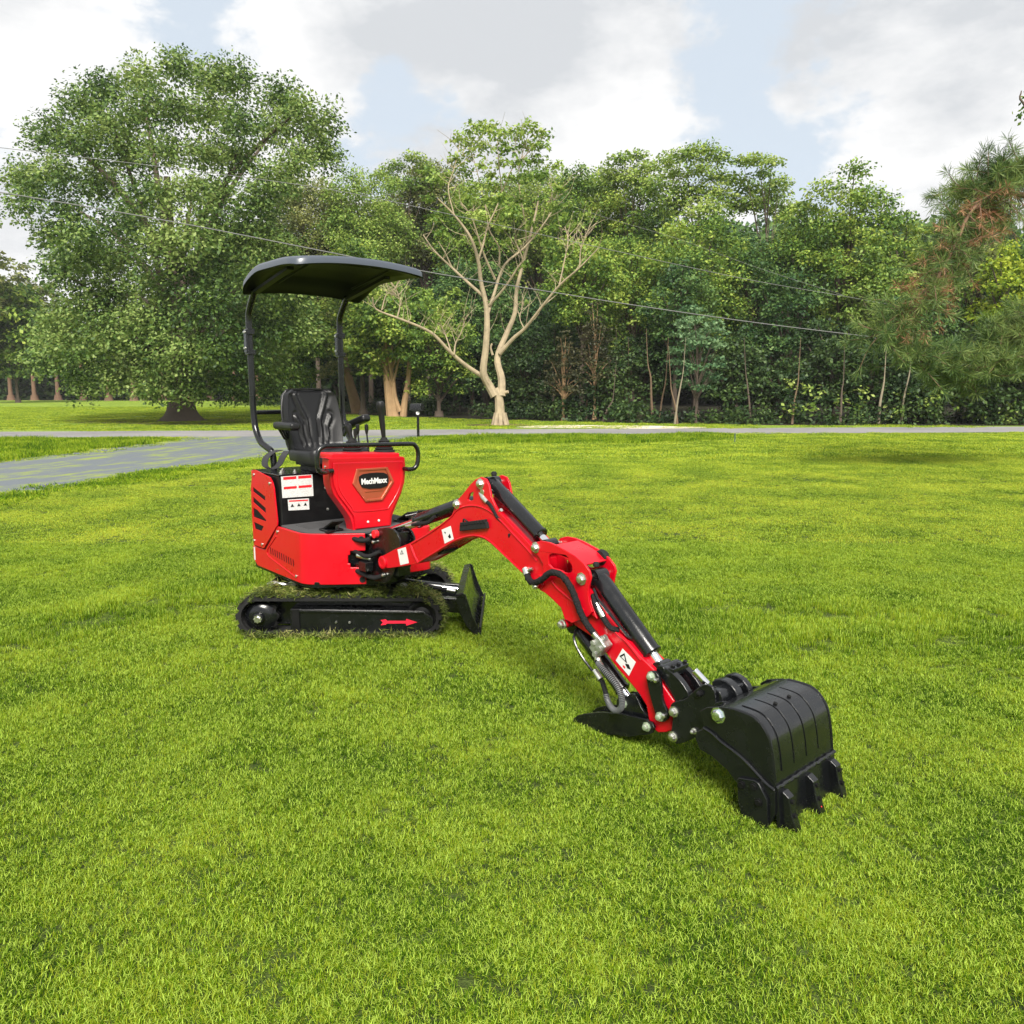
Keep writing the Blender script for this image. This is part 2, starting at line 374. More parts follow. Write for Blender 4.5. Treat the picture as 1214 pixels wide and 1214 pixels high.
# ================================================================== GRASS
GR_COLS = [(.029, .084, .005), (.102, .212, .007), (.205, .330, .012), (.36, .43, .036)]
GRASS = leaf_mat('grass_blade', GR_COLS, .5, 1.6, .7, spec=.06)
GRASS2 = leaf_mat('grass_blade_pale', [(c[0] * 1.38 + .01, c[1] * 1.22, c[2] * 1.5 + .004) for c in GR_COLS], .5, 1.1, .7, spec=.06)  # lighter, yellower copy of the grass colours for the larger patches
STRAW = mat('dry_clipping', (.24, .335, .045), .8, spec=.05, var=.5, vscale=40)
def blade_patch(name, size, n, h, w, seed, lean=(30, 88), straw=.16, seg=2, gm=None):
    r_ = np.random.default_rng(seed); V = []; Fc = []; rnd = []; mi = []
    for i in range(n):
        x, y = (r_.random(2) - .5) * size; a = r_.random() * 6.283
        while mnoise.noise(Vector((x * 34 / (size / .26), y * 34 / (size / .26), seed * 3.7))) < -.09: x, y = (r_.random(2) - .5) * size
        cl = .5 + .5 * math.sin(x * 31 + seed) * math.cos(y * 27 + seed * 2)          # tuftiness
        hh = h * (.55 + .6 * r_.random()) * (.7 + .5 * cl); ww = w * (.7 + .6 * r_.random())
        st_ = r_.random() < straw
        if st_: hh *= .75; ww *= .8
        th = R(r_.uniform(*lean)) if not st_ else R(r_.uniform(78, 92))
        dxy = np.array([math.cos(a), math.sin(a)]); side = np.array([-dxy[1], dxy[0], 0]) * ww / 2
        z0 = 0 if not st_ else r_.uniform(.010, .032) * h / .045
        p = np.array([x, y, z0]); k0 = len(V); tt = th * .45
        for s in range(seg + 1):
            f = s / seg; wd = (1 - f * .85) if s else .75
            V += [p - side * wd, p + side * wd]
            p = p + hh / seg * np.array([dxy[0] * math.sin(tt), dxy[1] * math.sin(tt), math.cos(tt)]); tt += (th - th * .45) * 2.0 / seg
        q = r_.random()
        for s in range(seg): Fc.append((k0 + 2 * s, k0 + 2 * s + 1, k0 + 2 * s + 3, k0 + 2 * s + 2)); rnd.append(q); mi.append(1 if st_ else 0)
    me = bpy.data.meshes.new(name); me.from_pydata([tuple(v) for v in V], [], Fc); me.materials.append(gm or GRASS); me.materials.append(STRAW)
    me.polygons.foreach_set('material_index', mi)
    me.attributes.new('rnd', 'FLOAT', 'FACE').data.foreach_set('value', rnd); me.update()
    return me
patches = bpy.data.collections.new('grass_patches')     # prototypes, not placed in the scene
for i in range(3): patches.objects.link(bpy.data.objects.new('a_patch_%d' % i, blade_patch('grass_patch', .26, 1700, .0235, .0023, i + 1)))
for i in range(2): patches.objects.link(bpy.data.objects.new('b_patch_%d' % i, blade_patch('grass_patch', .60, 2200, .026, .0050, i + 11, gm=GRASS2)))
for i in range(2): patches.objects.link(bpy.data.objects.new('c_patch_%d' % i, blade_patch('grass_patch', 1.6, 1900, .036, .015, i + 21, seg=1, gm=GRASS2)))
for i in range(1): patches.objects.link(bpy.data.objects.new('d_patch_%d' % i, blade_patch('grass_patch', .9, 700, .16, .012, i + 31, lean=(5, 40), straw=.02)))
def inpoly(x, y, poly):
    c = np.zeros(x.shape, bool); n = len(poly)
    for i in range(n):
        x0, y0 = poly[i]; x1, y1 = poly[(i + 1) % n]
        k = ((y0 > y) != (y1 > y)) & (x < (x1 - x0) * (y - y0) / (y1 - y0 + 1e-12) + x0); c ^= k
    return c
def scatter(y0, y1, dens, margin=1.3, xr=None):
    wmax = y1 * .66 + margin
    c = 1 / math.sqrt(dens); gx, gy = np.meshgrid(np.arange(-wmax, wmax, c), np.arange(y0, y1, c))
    x = (gx + rng.random(gx.shape) * c * .9).ravel(); y = np.minimum((gy + rng.random(gx.shape) * c * .9).ravel(), y1)
    k = np.abs(x) < y * .66 + margin
    return x[k], y[k]
def segdist(x, y, P):
    d = np.full(x.shape, 1e9)
    for (ax, ay), (bx, by) in zip(P, P[1:]):
        t = np.clip(((x - ax) * (bx - ax) + (y - ay) * (by - ay)) / ((bx - ax) ** 2 + (by - ay) ** 2), 0, 1)
        d = np.minimum(d, np.hypot(x - ax - t * (bx - ax), y - ay - t * (by - ay)))
    return d
DRV = DRV_L + DRV_R[::-1]
RUTS = [[(.3, 5.02), (.76, 4.96), (1.69, 4.92), (2.4, 4.78), (3.4, 4.55)], [(.5, 4.45), (.9, 4.40), (1.52, 4.28), (2.14, 4.30), (3.2, 4.15)],
        [(-1.9, 5.75), (-2.4, 5.1), (-2.8, 4.2), (-3.6, 3.6)], [(-1.5, 5.15), (-2.0, 5.0), (-2.5, 4.6)]]
PX, PY, PS, PZ, PI = [], [], [], [], []
def add(x, y, s, sz, idx):
    PX.append(x); PY.append(y); PS.append(s); PZ.append(sz); PI.append(idx)
def clumpn(x, y, f): return np.array([mnoise.noise(Vector((a * f, b * f, 3.3))) for a, b in zip(x, y)])
for (y0, y1, dens, kinds, s) in ((1.1, 3.2, 62, (0, 1, 2), 1.0), (3.2, 7.0, 44, (0, 1, 2), 1.15), (7.0, 11, 13, (3, 4), 1.0), (11, 16, 8, (3, 4), 1.15), (16, 24.6, 1.8, (5, 6), 1.0)):
    x, y = scatter(y0, y1, dens)
    k = ~inpoly(x, y, DRV)
    k &= ~((np.abs(y - 4.795) < .425) & (np.abs(y - 4.795) > .26) & (np.abs(x + .978) < .52))
    k &= y < road_y(x, -1.9)
    x, y = x[k], y[k]
    n1_ = clumpn(x, y, 1.7)
    rd = np.minimum.reduce([segdist(x, y, r_) for r_ in RUTS])
    hz = (1 + .32 * n1_) * (1 if y1 < 8 else .8)
    hz = np.where(rd < .10, .3, hz); hz = np.where((rd > .10) & (rd < .20), hz * 1.9, hz)
    k = (rd > .12) | (rng.random(len(x)) < .62)
    x, y, hz = x[k], y[k], hz[k]
    add(x, y, np.full(len(x), s) * rng.uniform(.85, 1.2, len(x)), hz, rng.choice(kinds, len(x)))
# beyond the road
x, y = scatter(27, 60, .45); k = (y > road_y(x, 2.0)) & ~inpoly(x, y, EDGE + [(400, 60), (400, 420), (-400, 420)]); add(x[k], y[k], np.full(k.sum(), 1.2), np.full(k.sum(), .8), rng.choice((5, 6), k.sum()))
# longer grass: the bank left of the drive, and the ditch by the road
def strip(poly, dens, h):
    xs = [p[0] for p in poly]; ys = [p[1] for p in poly]; n = int(dens * (max(xs) - min(xs)) * (max(ys) - min(ys)))
    x = rng.uniform(min(xs), max(xs), n); y = rng.uniform(min(ys), max(ys), n); k = inpoly(x, y, poly); x, y = x[k], y[k]
    add(x, y, rng.uniform(.8, 1.2, len(x)), rng.uniform(.7, 1.3, len(x)) * h * .62, np.full(len(x), 7))
strip([(-16.5, 14.6), (-10.1, 15.2), (-9.7, 18.7), (-9.3, 21.6), (-16.0, 21.9)], 8, .95)
strip([(-3.0, 20.4), (3.5, 20.8), (6.5, 22.5), (6.0, 24.2), (0, 23.7), (-2.4, 22.9)], 6, .85)
# ragged grass over the edge of the drive
strip([(-7.0, 7.0), (-6.6, 8.2), (-6.1, 11), (-5.6, 12.8), (-4.7, 15.8), (-5.0, 15.9), (-6.0, 12.9), (-6.55, 11), (-7.1, 8)], 12, .45)
x = rng.uniform(-10.5, -1.5, 5200); y = rng.uniform(6, 23.6, 5200); k = inpoly(x, y, DRV) & (y < road_y(x, -1.9)); x, y = x[k], y[k]
nn1 = np.array([mnoise.fractal(Vector(((a + .25 * b) * .9, (b - .25 * a) * .28, 1.7)), 1, 2, 4) for a, b in zip(x, y)])
k = nn1 > .12; add(x[k], y[k], rng.uniform(.3, .55, k.sum()), np.full(k.sum(), .55), rng.choice((3, 4), k.sum()))
PX, PY, PS, PZ, PI = map(np.concatenate, (PX, PY, PS, PZ, PI))
npt = len(PX)
me = bpy.data.meshes.new('lawn_grass'); me.vertices.add(npt)
co_ = np.zeros((npt, 3)); co_[:, 0] = PX; co_[:, 1] = PY; me.vertices.foreach_set('co', co_.ravel())
me.attributes.new('rot', 'FLOAT', 'POINT').data.foreach_set('value', rng.random(npt) * 6.283)
sv = np.stack([PS, PS, PS * PZ], 1); me.attributes.new('scl', 'FLOAT_VECTOR', 'POINT').data.foreach_set('vector', sv.ravel())
me.attributes.new('pick', 'INT', 'POINT').data.foreach_set('value', PI.astype(int)); me.update()
lg = mk('lawn_grass', me, GRASS); tag(lg, 'short mown green grass with scattered dry clippings covering the whole lawn', 'grass', kind='stuff')
ng = bpy.data.node_groups.new('grass_on_points', 'GeometryNodeTree')
ng.interface.new_socket('Geometry', in_out='INPUT', socket_type='NodeSocketGeometry'); ng.interface.new_socket('Geometry', in_out='OUTPUT', socket_type='NodeSocketGeometry')
gi = ng.nodes.new('NodeGroupInput'); go = ng.nodes.new('NodeGroupOutput')
iop = ng.nodes.new('GeometryNodeInstanceOnPoints'); ci = ng.nodes.new('GeometryNodeCollectionInfo')
ci.inputs['Collection'].default_value = patches; ci.inputs['Separate Children'].default_value = True; ci.inputs['Reset Children'].default_value = True
def na(nm, ty):
    x = ng.nodes.new('GeometryNodeInputNamedAttribute'); x.data_type = ty; x.inputs['Name'].default_value = nm; return x.outputs[0]
cx_ = ng.nodes.new('ShaderNodeCombineXYZ'); ng.links.new(na('rot', 'FLOAT'), cx_.inputs[2])
ng.links.new(gi.outputs[0], iop.inputs['Points']); ng.links.new(ci.outputs[0], iop.inputs['Instance']); iop.inputs['Pick Instance'].default_value = True
ng.links.new(na('pick', 'INT'), iop.inputs['Instance Index']); ng.links.new(cx_.outputs[0], iop.inputs['Rotation']); ng.links.new(na('scl', 'FLOAT_VECTOR'), iop.inputs['Scale'])
ng.links.new(iop.outputs[0], go.inputs[0])
lg.modifiers.new('scatter', 'NODES').node_group = ng

# ================================================================== TREES
def quads(name, Cn, D1, N1, l, w, m, parent=None, rnd=None, M=None):
    """n leaf quads: centre, long direction, normal, length, width"""
    n = len(Cn); D1 = D1 / np.linalg.norm(D1, axis=1, keepdims=True)
    S1 = np.cross(D1, N1); S1 /= np.linalg.norm(S1, axis=1, keepdims=True) + 1e-9
    l = np.broadcast_to(l, (n,))[:, None]; w = np.broadcast_to(w, (n,))[:, None]
    V = np.stack([Cn - D1 * l / 2, Cn + S1 * w / 2 + D1 * l * .05, Cn + D1 * l / 2, Cn - S1 * w / 2 + D1 * l * .05], 1).reshape(-1, 3)
    me = bpy.data.meshes.new(name); me.vertices.add(4 * n); me.vertices.foreach_set('co', V.ravel())
    me.loops.add(4 * n); me.loops.foreach_set('vertex_index', np.arange(4 * n)); me.polygons.add(n)
    me.polygons.foreach_set('loop_start', np.arange(n) * 4); me.polygons.foreach_set('loop_total', np.full(n, 4)); me.update()
    me.attributes.new('rnd', 'FLOAT', 'FACE').data.foreach_set('value', (rnd if rnd is not None else rng.random(n)).astype('f'))
    me.materials.append(m); return mk(name, me, None, parent, M)
def foliage(clumps, n_per, leaf, r_, flat=.6, up=.5):
    """clumps [(x,y,z,radius)] -> arrays for quads; leaves sit in the outer part of flattened pads"""
    Cs, Ds, Ns, Rn, Ls = [], [], [], [], []
    for (x, y, z, rad) in clumps:
        n = int(n_per * rad * rad); 
        if n < 4: continue
        d = r_.normal(size=(n, 3)); d /= np.linalg.norm(d, axis=1, keepdims=True)
        rr = rad * (r_.random(n) ** .45)[:, None]
        # lumps within the pad
        ph = r_.random(6) * 6.28
        bump = 1 + .28 * np.sin(d[:, :1] * 5 + ph[0]) * np.cos(d[:, 1:2] * 5 + ph[1]) + .2 * np.sin(d[:, 2:] * 7 + ph[2])
        p = d * rr * bump * np.array([1, 1, flat]); p[:, 2] -= .12 * (p[:, 0] ** 2 + p[:, 1] ** 2) / max(rad, .1)
        Cs.append(p + np.array([x, y, z]))
        nn = d * .7 + np.array([0, 0, up]) + r_.normal(size=(n, 3)) * .45; Ns.append(nn)
        dd = d * np.array([1, 1, .1]) + np.array([0, 0, -.35]) + r_.normal(size=(n, 3)) * .5; Ds.append(dd)
        Rn.append(np.clip(r_.random(n) * .75 + r_.random() * .25, 0, 1)); Ls.append(leaf * r_.uniform(.65, 1.3, n))
    Cs, Ds, Ns, Rn, Ls = map(np.concatenate, (Cs, Ds, Ns, Rn, Ls)); return Cs, Ds, Ns, Rn, Ls
def limb_tubes(bm, paths):
    for P, r0, r1, n in paths:
        q = spl(P, 4); k = len(q); tube(bm, q, [r0 + (r1 - r0) * (i / (k - 1)) ** .8 for i in range(k)], n)
BARK = mat('bark', (.075, .055, .04), .9, bump=.8, bscale=14, var=.4, vscale=6)
BARKP = mat('pine_bark', (.13, .075, .045), .9, bump=.8, bscale=12, var=.4, vscale=5)
BARKS = mat('pale_bark', (.28, .225, .145), .85, bump=.9, bscale=16, var=.55, vscale=5)
BARKC = mat('warm_bark', (.30, .19, .10), .85, bump=.7, bscale=14, var=.35, vscale=5)
P_UNDER = leaf_mat('leaf_dark_shaded', [(.008, .024, .007), (.020, .048, .012), (.042, .082, .020), (.08, .13, .03)], .3, .4)  # darkened copy of leaf_dark; shade of the wood's foot is in the colour
P_MID = leaf_mat('leaf_mid', [(0.037, 0.089, 0.015), (0.099, 0.186, 0.026), (0.189, 0.289, 0.041), (0.314, 0.386, 0.065)], .35, .45)
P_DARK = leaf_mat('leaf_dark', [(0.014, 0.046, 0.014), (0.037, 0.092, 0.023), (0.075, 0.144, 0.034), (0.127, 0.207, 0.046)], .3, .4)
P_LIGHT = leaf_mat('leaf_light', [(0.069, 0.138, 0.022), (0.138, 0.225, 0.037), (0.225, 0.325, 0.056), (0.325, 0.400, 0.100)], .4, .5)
P_OLIVE = leaf_mat('leaf_olive', [(0.060, 0.090, 0.024), (0.120, 0.156, 0.042), (0.192, 0.216, 0.060), (0.264, 0.276, 0.096)], .35, .6)
P_YEL = leaf_mat('leaf_yellow', [(.09, .16, .012), (.18, .27, .02), (.28, .36, .03), (.38, .44, .05)], .45, .7)
P_BLUE = leaf_mat('leaf_bluegreen', [(.03, .08, .035), (.07, .15, .06), (.12, .21, .09), (.18, .27, .13)], .35, .7)

def grow_tree(name, x, y, H, rad, zbot, m, seed, label, cat='tree', bark=None, trunk_r=.22, clumps=None, n_per=120, leaf=.24, shape='round', nclump=34, flat=.6, lean=(0, 0), crown_c=None, group=None, cr=None, limbs=True):
    r_ = np.random.default_rng(seed); root = bpy.data.objects.new(name, None); C.objects.link(root); root.location = (x, y, 0); WM[root] = Matrix.Translation((x, y, 0))
    tag(root, label, cat, group)
    if clumps is None:
        clumps = []; zc = (H + zbot) / 2; hz = (H - zbot) / 2; tries = 0
        base = cr or rad * .34
        while len(clumps) < nclump and tries < nclump * 30:
            tries += 1
            d = r_.normal(size=3); d /= np.linalg.norm(d); q = r_.random() ** .35
            px_, py_, pz_ = d * q
            if shape == 'cone': w = 1 - (pz_ + 1) / 2 * .85; px_, py_ = px_ / max(1e-3, math.hypot(px_, py_)) * r_.random() ** .5 * w, py_ / max(1e-3, math.hypot(px_, py_)) * r_.random() ** .5 * w
            if shape == 'umbrella' and pz_ < 0: pz_ = -pz_ * .5; 
            rr = base * r_.uniform(.6, 1.25)
            c = (px_ * (rad - rr * .7), py_ * (rad - rr * .7), zc + pz_ * (hz - rr * flat * .8), rr)
            if all(math.dist(c[:3], k[:3]) > .55 * (rr + k[3]) * .8 for k in clumps): clumps.append(c)
    Cs, Ds, Ns, Rn, Ls = foliage(clumps, n_per, leaf, r_, flat)
    quads('crown', Cs, Ds, Ns, Ls, Ls * .62, m, root, Rn, WM[root])
    bm = NB(); top = Vector((lean[0], lean[1], zbot + (H - zbot) * .62)); f0 = max(.3, zbot * .75)
    tp = [Vector((0, 0, -.05)), Vector((lean[0] * .1, lean[1] * .1, f0 * .3)), Vector((lean[0] * .4, lean[1] * .4, f0)), top]
    paths = [([tp[0], tp[0].lerp(tp[1], .5), tp[1], tp[2], tp[2].lerp(top, .5), top], trunk_r, trunk_r * .25, 10)]
    if limbs:
        for c in clumps[:: max(1, len(clumps) // 16)]:
            e = Vector(c[:3]); s = tp[2].lerp(top, min(.9, max(0, (e.z - tp[2].z) / max(.5, top.z - tp[2].z)) * .6 * r_.random() + .02))
            mid = s.lerp(e, .5) + Vector((0, 0, .08 * (e - s).length)); paths.append(([s, mid, e], trunk_r * .38, trunk_r * .07, 6))
    limb_tubes(bm, paths)
    fl = [Vector((lean[0] * .1 * t, lean[1] * .1 * t, -.06 + t * trunk_r * 1.6)) for t in (0, .15, .35, .6, 1)]
    tube(bm, fl, [trunk_r * q for q in ((2.1, 1.65, 1.3, 1.1, .98) if trunk_r > .5 else (1.35, 1.2, 1.1, 1.03, .98))], 14, False)
    fin('trunk', bm, bark or BARK, root, WM[root], nrm=False)
    return root
def place(px, base_y, top_y, half_px, bot_y, D=None):
    g = gnd(px, base_y) if D is None else at(px, HOR, D); D = g.y
    return g.x, D, at(px, top_y, D).z, half_px / F_PX * D, max(.3, at(px, bot_y, D).z)

# ---- the great tree on the left lawn: clumps traced from its outline
big = gnd(216, 499); BD = big.y
def cl(px, py, r_px, dd=0.0): p = at(px, py, BD + dd); return (p.x - big.x, p.y - big.y, p.z, r_px / F_PX * BD)
bc_ = []
r5 = np.random.default_rng(55)
outl = [(60, 165, 28), (25, 205, 26), (95, 125, 28), (125, 105, 24), (165, 90, 26), (205, 82, 22), (245, 92, 24), (280, 98, 26), (320, 110, 24), (350, 125, 26), (375, 150, 26), (392, 180, 24), (360, 185, 26), (330, 160, 26), (290, 140, 28), (250, 135, 26), (210, 125, 28), (170, 130, 28), (135, 150, 28), (100, 170, 28), (65, 205, 26),
        (30, 240, 24), (75, 245, 24), (115, 215, 30), (155, 185, 30), (200, 175, 28), (245, 180, 26), (285, 185, 28), (325, 210, 26), (305, 240, 28), (265, 225, 28), (220, 225, 26), (180, 230, 26), (145, 260, 30), (100, 275, 26), (60, 275, 20), (70, 320, 26), (105, 310, 28), (140, 305, 26), (180, 285, 26),
        (225, 275, 28), (265, 270, 28), (305, 280, 30), (335, 300, 26), (330, 345, 28), (300, 330, 28), (260, 315, 28), (215, 320, 26), (175, 330, 28), (135, 350, 30), (95, 365, 28), (65, 385, 24), (60, 425, 24), (90, 410, 28), (130, 400, 32), (170, 385, 30), (210, 370, 30), (250, 365, 30), (290, 375, 30), (325, 390, 28),
        (330, 430, 26), (290, 420, 28), (250, 415, 28), (210, 415, 30), (170, 425, 28), (130, 440, 24), (95, 447, 20), (215, 450, 26), (255, 450, 24), (290, 455, 20), (180, 458, 18), (320, 458, 16), (355, 340, 22), (360, 395, 22), (235, 462, 14)]
for (a, b, r_px) in outl:
    half = 200 * math.sqrt(max(.05, 1 - ((b - 300) / 250) ** 2)); e = math.sqrt(max(0, 1 - ((a - 210) / 215) ** 2)) * half / F_PX * BD * .8
    for s in ((-1, 1) if e > 1.5 else (0,)):
        bc_.append(cl(a + r5.normal() * 5, b + r5.normal() * 4, r_px * r5.uniform(.95, 1.3) * (.92 if b < 250 else 1.05), s * e * r5.uniform(.45, 1.0)))
P_SHADE = leaf_mat('leaf_shade_tree', [(.028, .065, .015), (.075, .14, .027), (.145, .225, .048), (.24, .31, .09)], .35, .45)
TB = grow_tree('shade_tree', big.x, big.y, 15, 7.5, 1.8, P_SHADE, 9, 'huge spreading shade tree with dark stout trunk on the far left lawn', trunk_r=.55, clumps=bc_, n_per=860, leaf=.145, flat=.80)

# ---- woodland trees
spec = [
 # px, base_y or D, top, half, bottom, palette, shape, leaf, label
 (378, 52, 192, 72, 380, P_OLIVE, 'round', 'olive tree with thin crown just right of the great shade tree'),
 (300, 66, 250, 70, 440, P_DARK, 'round', 'dark tree standing behind the right side of the great shade tree'),
 (440, 50, 190, 62, 380, P_LIGHT, 'round', 'light green tree behind and above the canopy roof end'),
 (508, 54, 182, 60, 330, P_OLIVE, 'round', 'tall hazy tree between canopy and pale bare tree'),
 (430, 42, 265, 62, 440, P_MID, 'round', 'bushy tree with leaning trunk directly behind the canopy posts'),
 (575, 52, 205, 70, 350, P_MID, 'round', 'rounded green tree behind the crown of the pale bare tree'),
 (560, 47, 300, 75, 470, P_DARK, 'round', 'low dark tree behind the left half of the pale bare tree'),
 (640, 55, 190, 64, 330, P_LIGHT, 'round', 'light green tree showing right of the pale tree top'),
 (690, 50, 186, 58, 340, P_MID, 'round', 'mid green tree with uneven top left of the forest centre'),
 (655, 44, 330, 62, 480, P_DARK, 'round', 'very dark tree in the shade right of the pale bare tree'),
 (745, 48, 185, 60, 380, P_MID, 'round', 'broad leafy tree left of the flat topped trees'),
 (750, 42, 262, 66, 440, P_MID, 'round', 'mid height leafy tree in front of the forest centre'),
 (890, 40, 265, 62, 450, P_DARK, 'round', 'dark leafy tree below the thin flat topped trees'),
 (825, 40, 235, 72, 440, P_MID, 'round', 'broad olive green tree filling the middle of the wood'),
 (930, 37, 300, 54, 470, P_DARK, 'round', 'dark green tree left of the tall rounded tree'),
 (992, 38, 190, 68, 400, P_MID, 'round', 'tall rounded green tree topping the right half of the wood'),
 (1060, 38, 232, 46, 400, P_MID, 'round', 'smaller tree stepping down beside the gap in the wood'),
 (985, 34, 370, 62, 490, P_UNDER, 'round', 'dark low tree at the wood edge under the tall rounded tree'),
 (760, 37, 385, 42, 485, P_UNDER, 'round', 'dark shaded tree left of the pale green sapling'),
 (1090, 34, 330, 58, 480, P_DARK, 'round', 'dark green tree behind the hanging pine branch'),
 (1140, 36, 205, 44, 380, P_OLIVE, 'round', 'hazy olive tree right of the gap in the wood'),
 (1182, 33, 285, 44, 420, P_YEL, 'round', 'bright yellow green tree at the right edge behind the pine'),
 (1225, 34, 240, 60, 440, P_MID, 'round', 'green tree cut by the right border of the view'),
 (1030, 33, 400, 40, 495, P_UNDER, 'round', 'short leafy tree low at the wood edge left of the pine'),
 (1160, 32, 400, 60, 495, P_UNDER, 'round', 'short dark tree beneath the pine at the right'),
 (610, 70, 240, 90, 440, P_DARK, 'round', 'distant dark tree deep behind the pale bare tree'),
 (480, 70, 240, 90, 440, P_DARK, 'round', 'distant dark tree deep behind the twin trunk tree'),
 (740, 66, 250, 100, 440, P_DARK, 'round', 'distant dark tree deep in the wood centre'),
 (870, 62, 260, 100, 440, P_DARK, 'round', 'distant dark tree deep behind the sapling'),
 (1010, 60, 270, 100, 440, P_DARK, 'round', 'distant dark tree deep in the right half of the wood'),
 (1170, 60, 280, 100, 440, P_DARK, 'round', 'distant dark tree deep behind the pine'),
 (350, 44, 330, 52, 470, P_MID, 'round', 'green tree filling in between the great shade tree and the canopy post'),
 (20, 78, 330, 50, 450, P_MID, 'round', 'leafy green tree at the far left edge beside the great shade tree'),
 (-25, 74, 215, 46, 440, P_OLIVE, 'round', 'tree cut by the left border of the view'),
 (520, 40, 345, 52, 480, P_MID, 'round', 'low leafy tree left of the pale bare trunk'),
 (625, 40, 380, 44, 490, P_UNDER, 'round', 'low dark tree just right of the pale bare trunk'),
 (690, 39, 270, 54, 400, P_MID, 'round', 'leafy tree above the two brown cedars'),
 (800, 36, 300, 50, 440, P_DARK, 'round', 'dark tree directly behind the pale green sapling'),
 (870, 34.5, 390, 46, 497, P_UNDER, 'round', 'low dark tree just right of the sapling'),
 (925, 33.2, 420, 38, 500, P_UNDER, 'round', 'low dark bush tree at the wood edge right of the sapling'),
 (945, 39, 225, 44, 380, P_MID, 'round', 'green tree between flat topped trees and tall rounded tree'),
 (1035, 36, 285, 46, 440, P_LIGHT, 'round', 'lighter green tree in front of the tall rounded tree'),
 (1110, 36, 262, 40, 440, P_MID, 'round', 'green tree filling the dip at the gap in the wood'),
 (720, 36.5, 420, 40, 494, P_UNDER, 'round', 'low dark tree behind the two brown cedars'),
 (1090, 32.2, 430, 40, 502, P_UNDER, 'round', 'low dark bush tree under the pine branch'),
 (1215, 31.5, 380, 46, 500, P_UNDER, 'round', 'dark tree low at the right border of the view'),
 (660, 60, 300, 90, 470, P_DARK, 'round', 'distant dark tree closing the gap right of the pale bare tree'),
 (540, 62, 300, 90, 470, P_DARK, 'round', 'distant dark tree closing the gap left of the pale bare tree'),
 (400, 60, 290, 90, 470, P_DARK, 'round', 'distant dark tree behind the seat and canopy posts'),
]
for i, (px, D, ty, hp_, by, m, sh, lb) in enumerate(spec):
    x, y, H, rad, zb = place(px, None, ty, hp_, by, D)
    deep = D > 58
    grow_tree('woodland_tree', x, y, H, rad, zb, m, 100 + i, lb, trunk_r=.17 + rad * .02, n_per=100 if deep else 470, leaf=.46 if deep else .158, nclump=44 if rad < 3 else 56, shape=sh, group='trees of the wood beyond the road', cr=rad * .36)

# flat topped thin trees rising over the wood
def umb(cx, D, pads, lb, seed, col=P_LIGHT):
    g = at(cx, HOR, D); r_ = np.random.default_rng(seed)
    cls = []
    for a, b, rp in pads:
        p = at(a, b, D + r_.normal() * .8); cls.append((p.x - g.x, p.y - g.y, p.z, rp * 1.15 / F_PX * D))
    H = max(c[2] for c in cls)
    grow_tree('flat_topped_tree', g.x, D, H + .5, 3, H * .55, col, seed, lb, clumps=cls, n_per=520, leaf=.17, flat=.42, trunk_r=.10, group='thin flat topped trees over the wood')
umb(822, 44, [(792, 190, 18), (812, 182, 18), (835, 178, 20), (852, 186, 16), (800, 205, 16), (828, 200, 18), (850, 208, 18), (870, 212, 16), (780, 218, 22), (815, 225, 24), (850, 228, 24), (800, 240, 26), (840, 246, 26), (875, 240, 22)], 'left of two thin flat topped trees with sky showing through', 301)
umb(900, 43, [(880, 190, 13), (898, 188, 15), (915, 192, 13), (905, 205, 13), (925, 215, 14), (888, 222, 18), (915, 226, 22), (895, 240, 22), (925, 244, 22)], 'right of two thin flat topped trees with sky showing through', 302)
umb(745, 47, [(735, 188, 16), (755, 184, 14), (770, 198, 16), (725, 205, 18), (750, 210, 20)], 'low flat crown just left of the two thin flat topped trees', 303)
umb(485, 52, [(490, 186, 14), (470, 196, 14), (505, 198, 14), (455, 205, 12), (515, 212, 14), (485, 218, 20)], 'thin hazy tree top left of the pale bare tree crown', 304)

# twin trunk tree and leaning trunk behind the seat
g = gnd(468, 494); 
tw = grow_tree('twin_trunk_tree', g.x, g.y, at(468, 330, g.y).z, 2.6, at(468, 455, g.y).z, P_MID, 77, 'bushy tree with warm brown twin trunks behind the joystick', bark=BARKC, trunk_r=.20, n_per=480, leaf=.19, nclump=40, lean=(-.15, 0))
bm = NB(); a0 = Vector((0, 0, 0)); D_ = g.y
def rel(px, py, o, D): p = at(px, py, D); return Vector((p.x - o.x, p.y - o.y, p.z))
limb_tubes(bm, [([rel(478, 494, g, D_), rel(480, 475, g, D_), rel(484, 450, g, D_), rel(486, 420, g, D_)], .19, .11, 9), ([rel(464, 494, g, D_), rel(461, 470, g, D_), rel(458, 440, g, D_), rel(455, 410, g, D_)], .26, .13, 9), ([rel(474, 488, g, D_), rel(468, 470, g, D_), rel(466, 445, g, D_)], .14, .10, 8)])
fin('side_trunk', bm, BARKC, tw, WM[tw], nrm=False)
g = gnd(420, 490); D_ = g.y; ln = bpy.data.objects.new('leaning_tree', None); C.objects.link(ln); ln.location = g; WM[ln] = Matrix.Translation(g); tag(ln, 'leaning brown trunk in a mulch ring seen beside the canopy post', 'tree')
bm = NB(); limb_tubes(bm, [([rel(424, 490, g, D_), rel(419, 470, g, D_), rel(412, 445, g, D_), rel(404, 410, g, D_)], .34, .2, 10)]); fin('trunk', bm, BARKC, ln, WM[ln], nrm=False)
r_ = np.random.default_rng(5); cls = [(v.x, v.y + 1.0 * (k % 3 - 1), v.z, r_.uniform(.6, 1.0)) for k, v in enumerate([rel(a, b, g, D_ + 1) for a, b in ((404, 405), (385, 395), (425, 400), (395, 375), (415, 365), (375, 415), (440, 420), (360, 400), (380, 440), (410, 435), (395, 350), (425, 345))])]
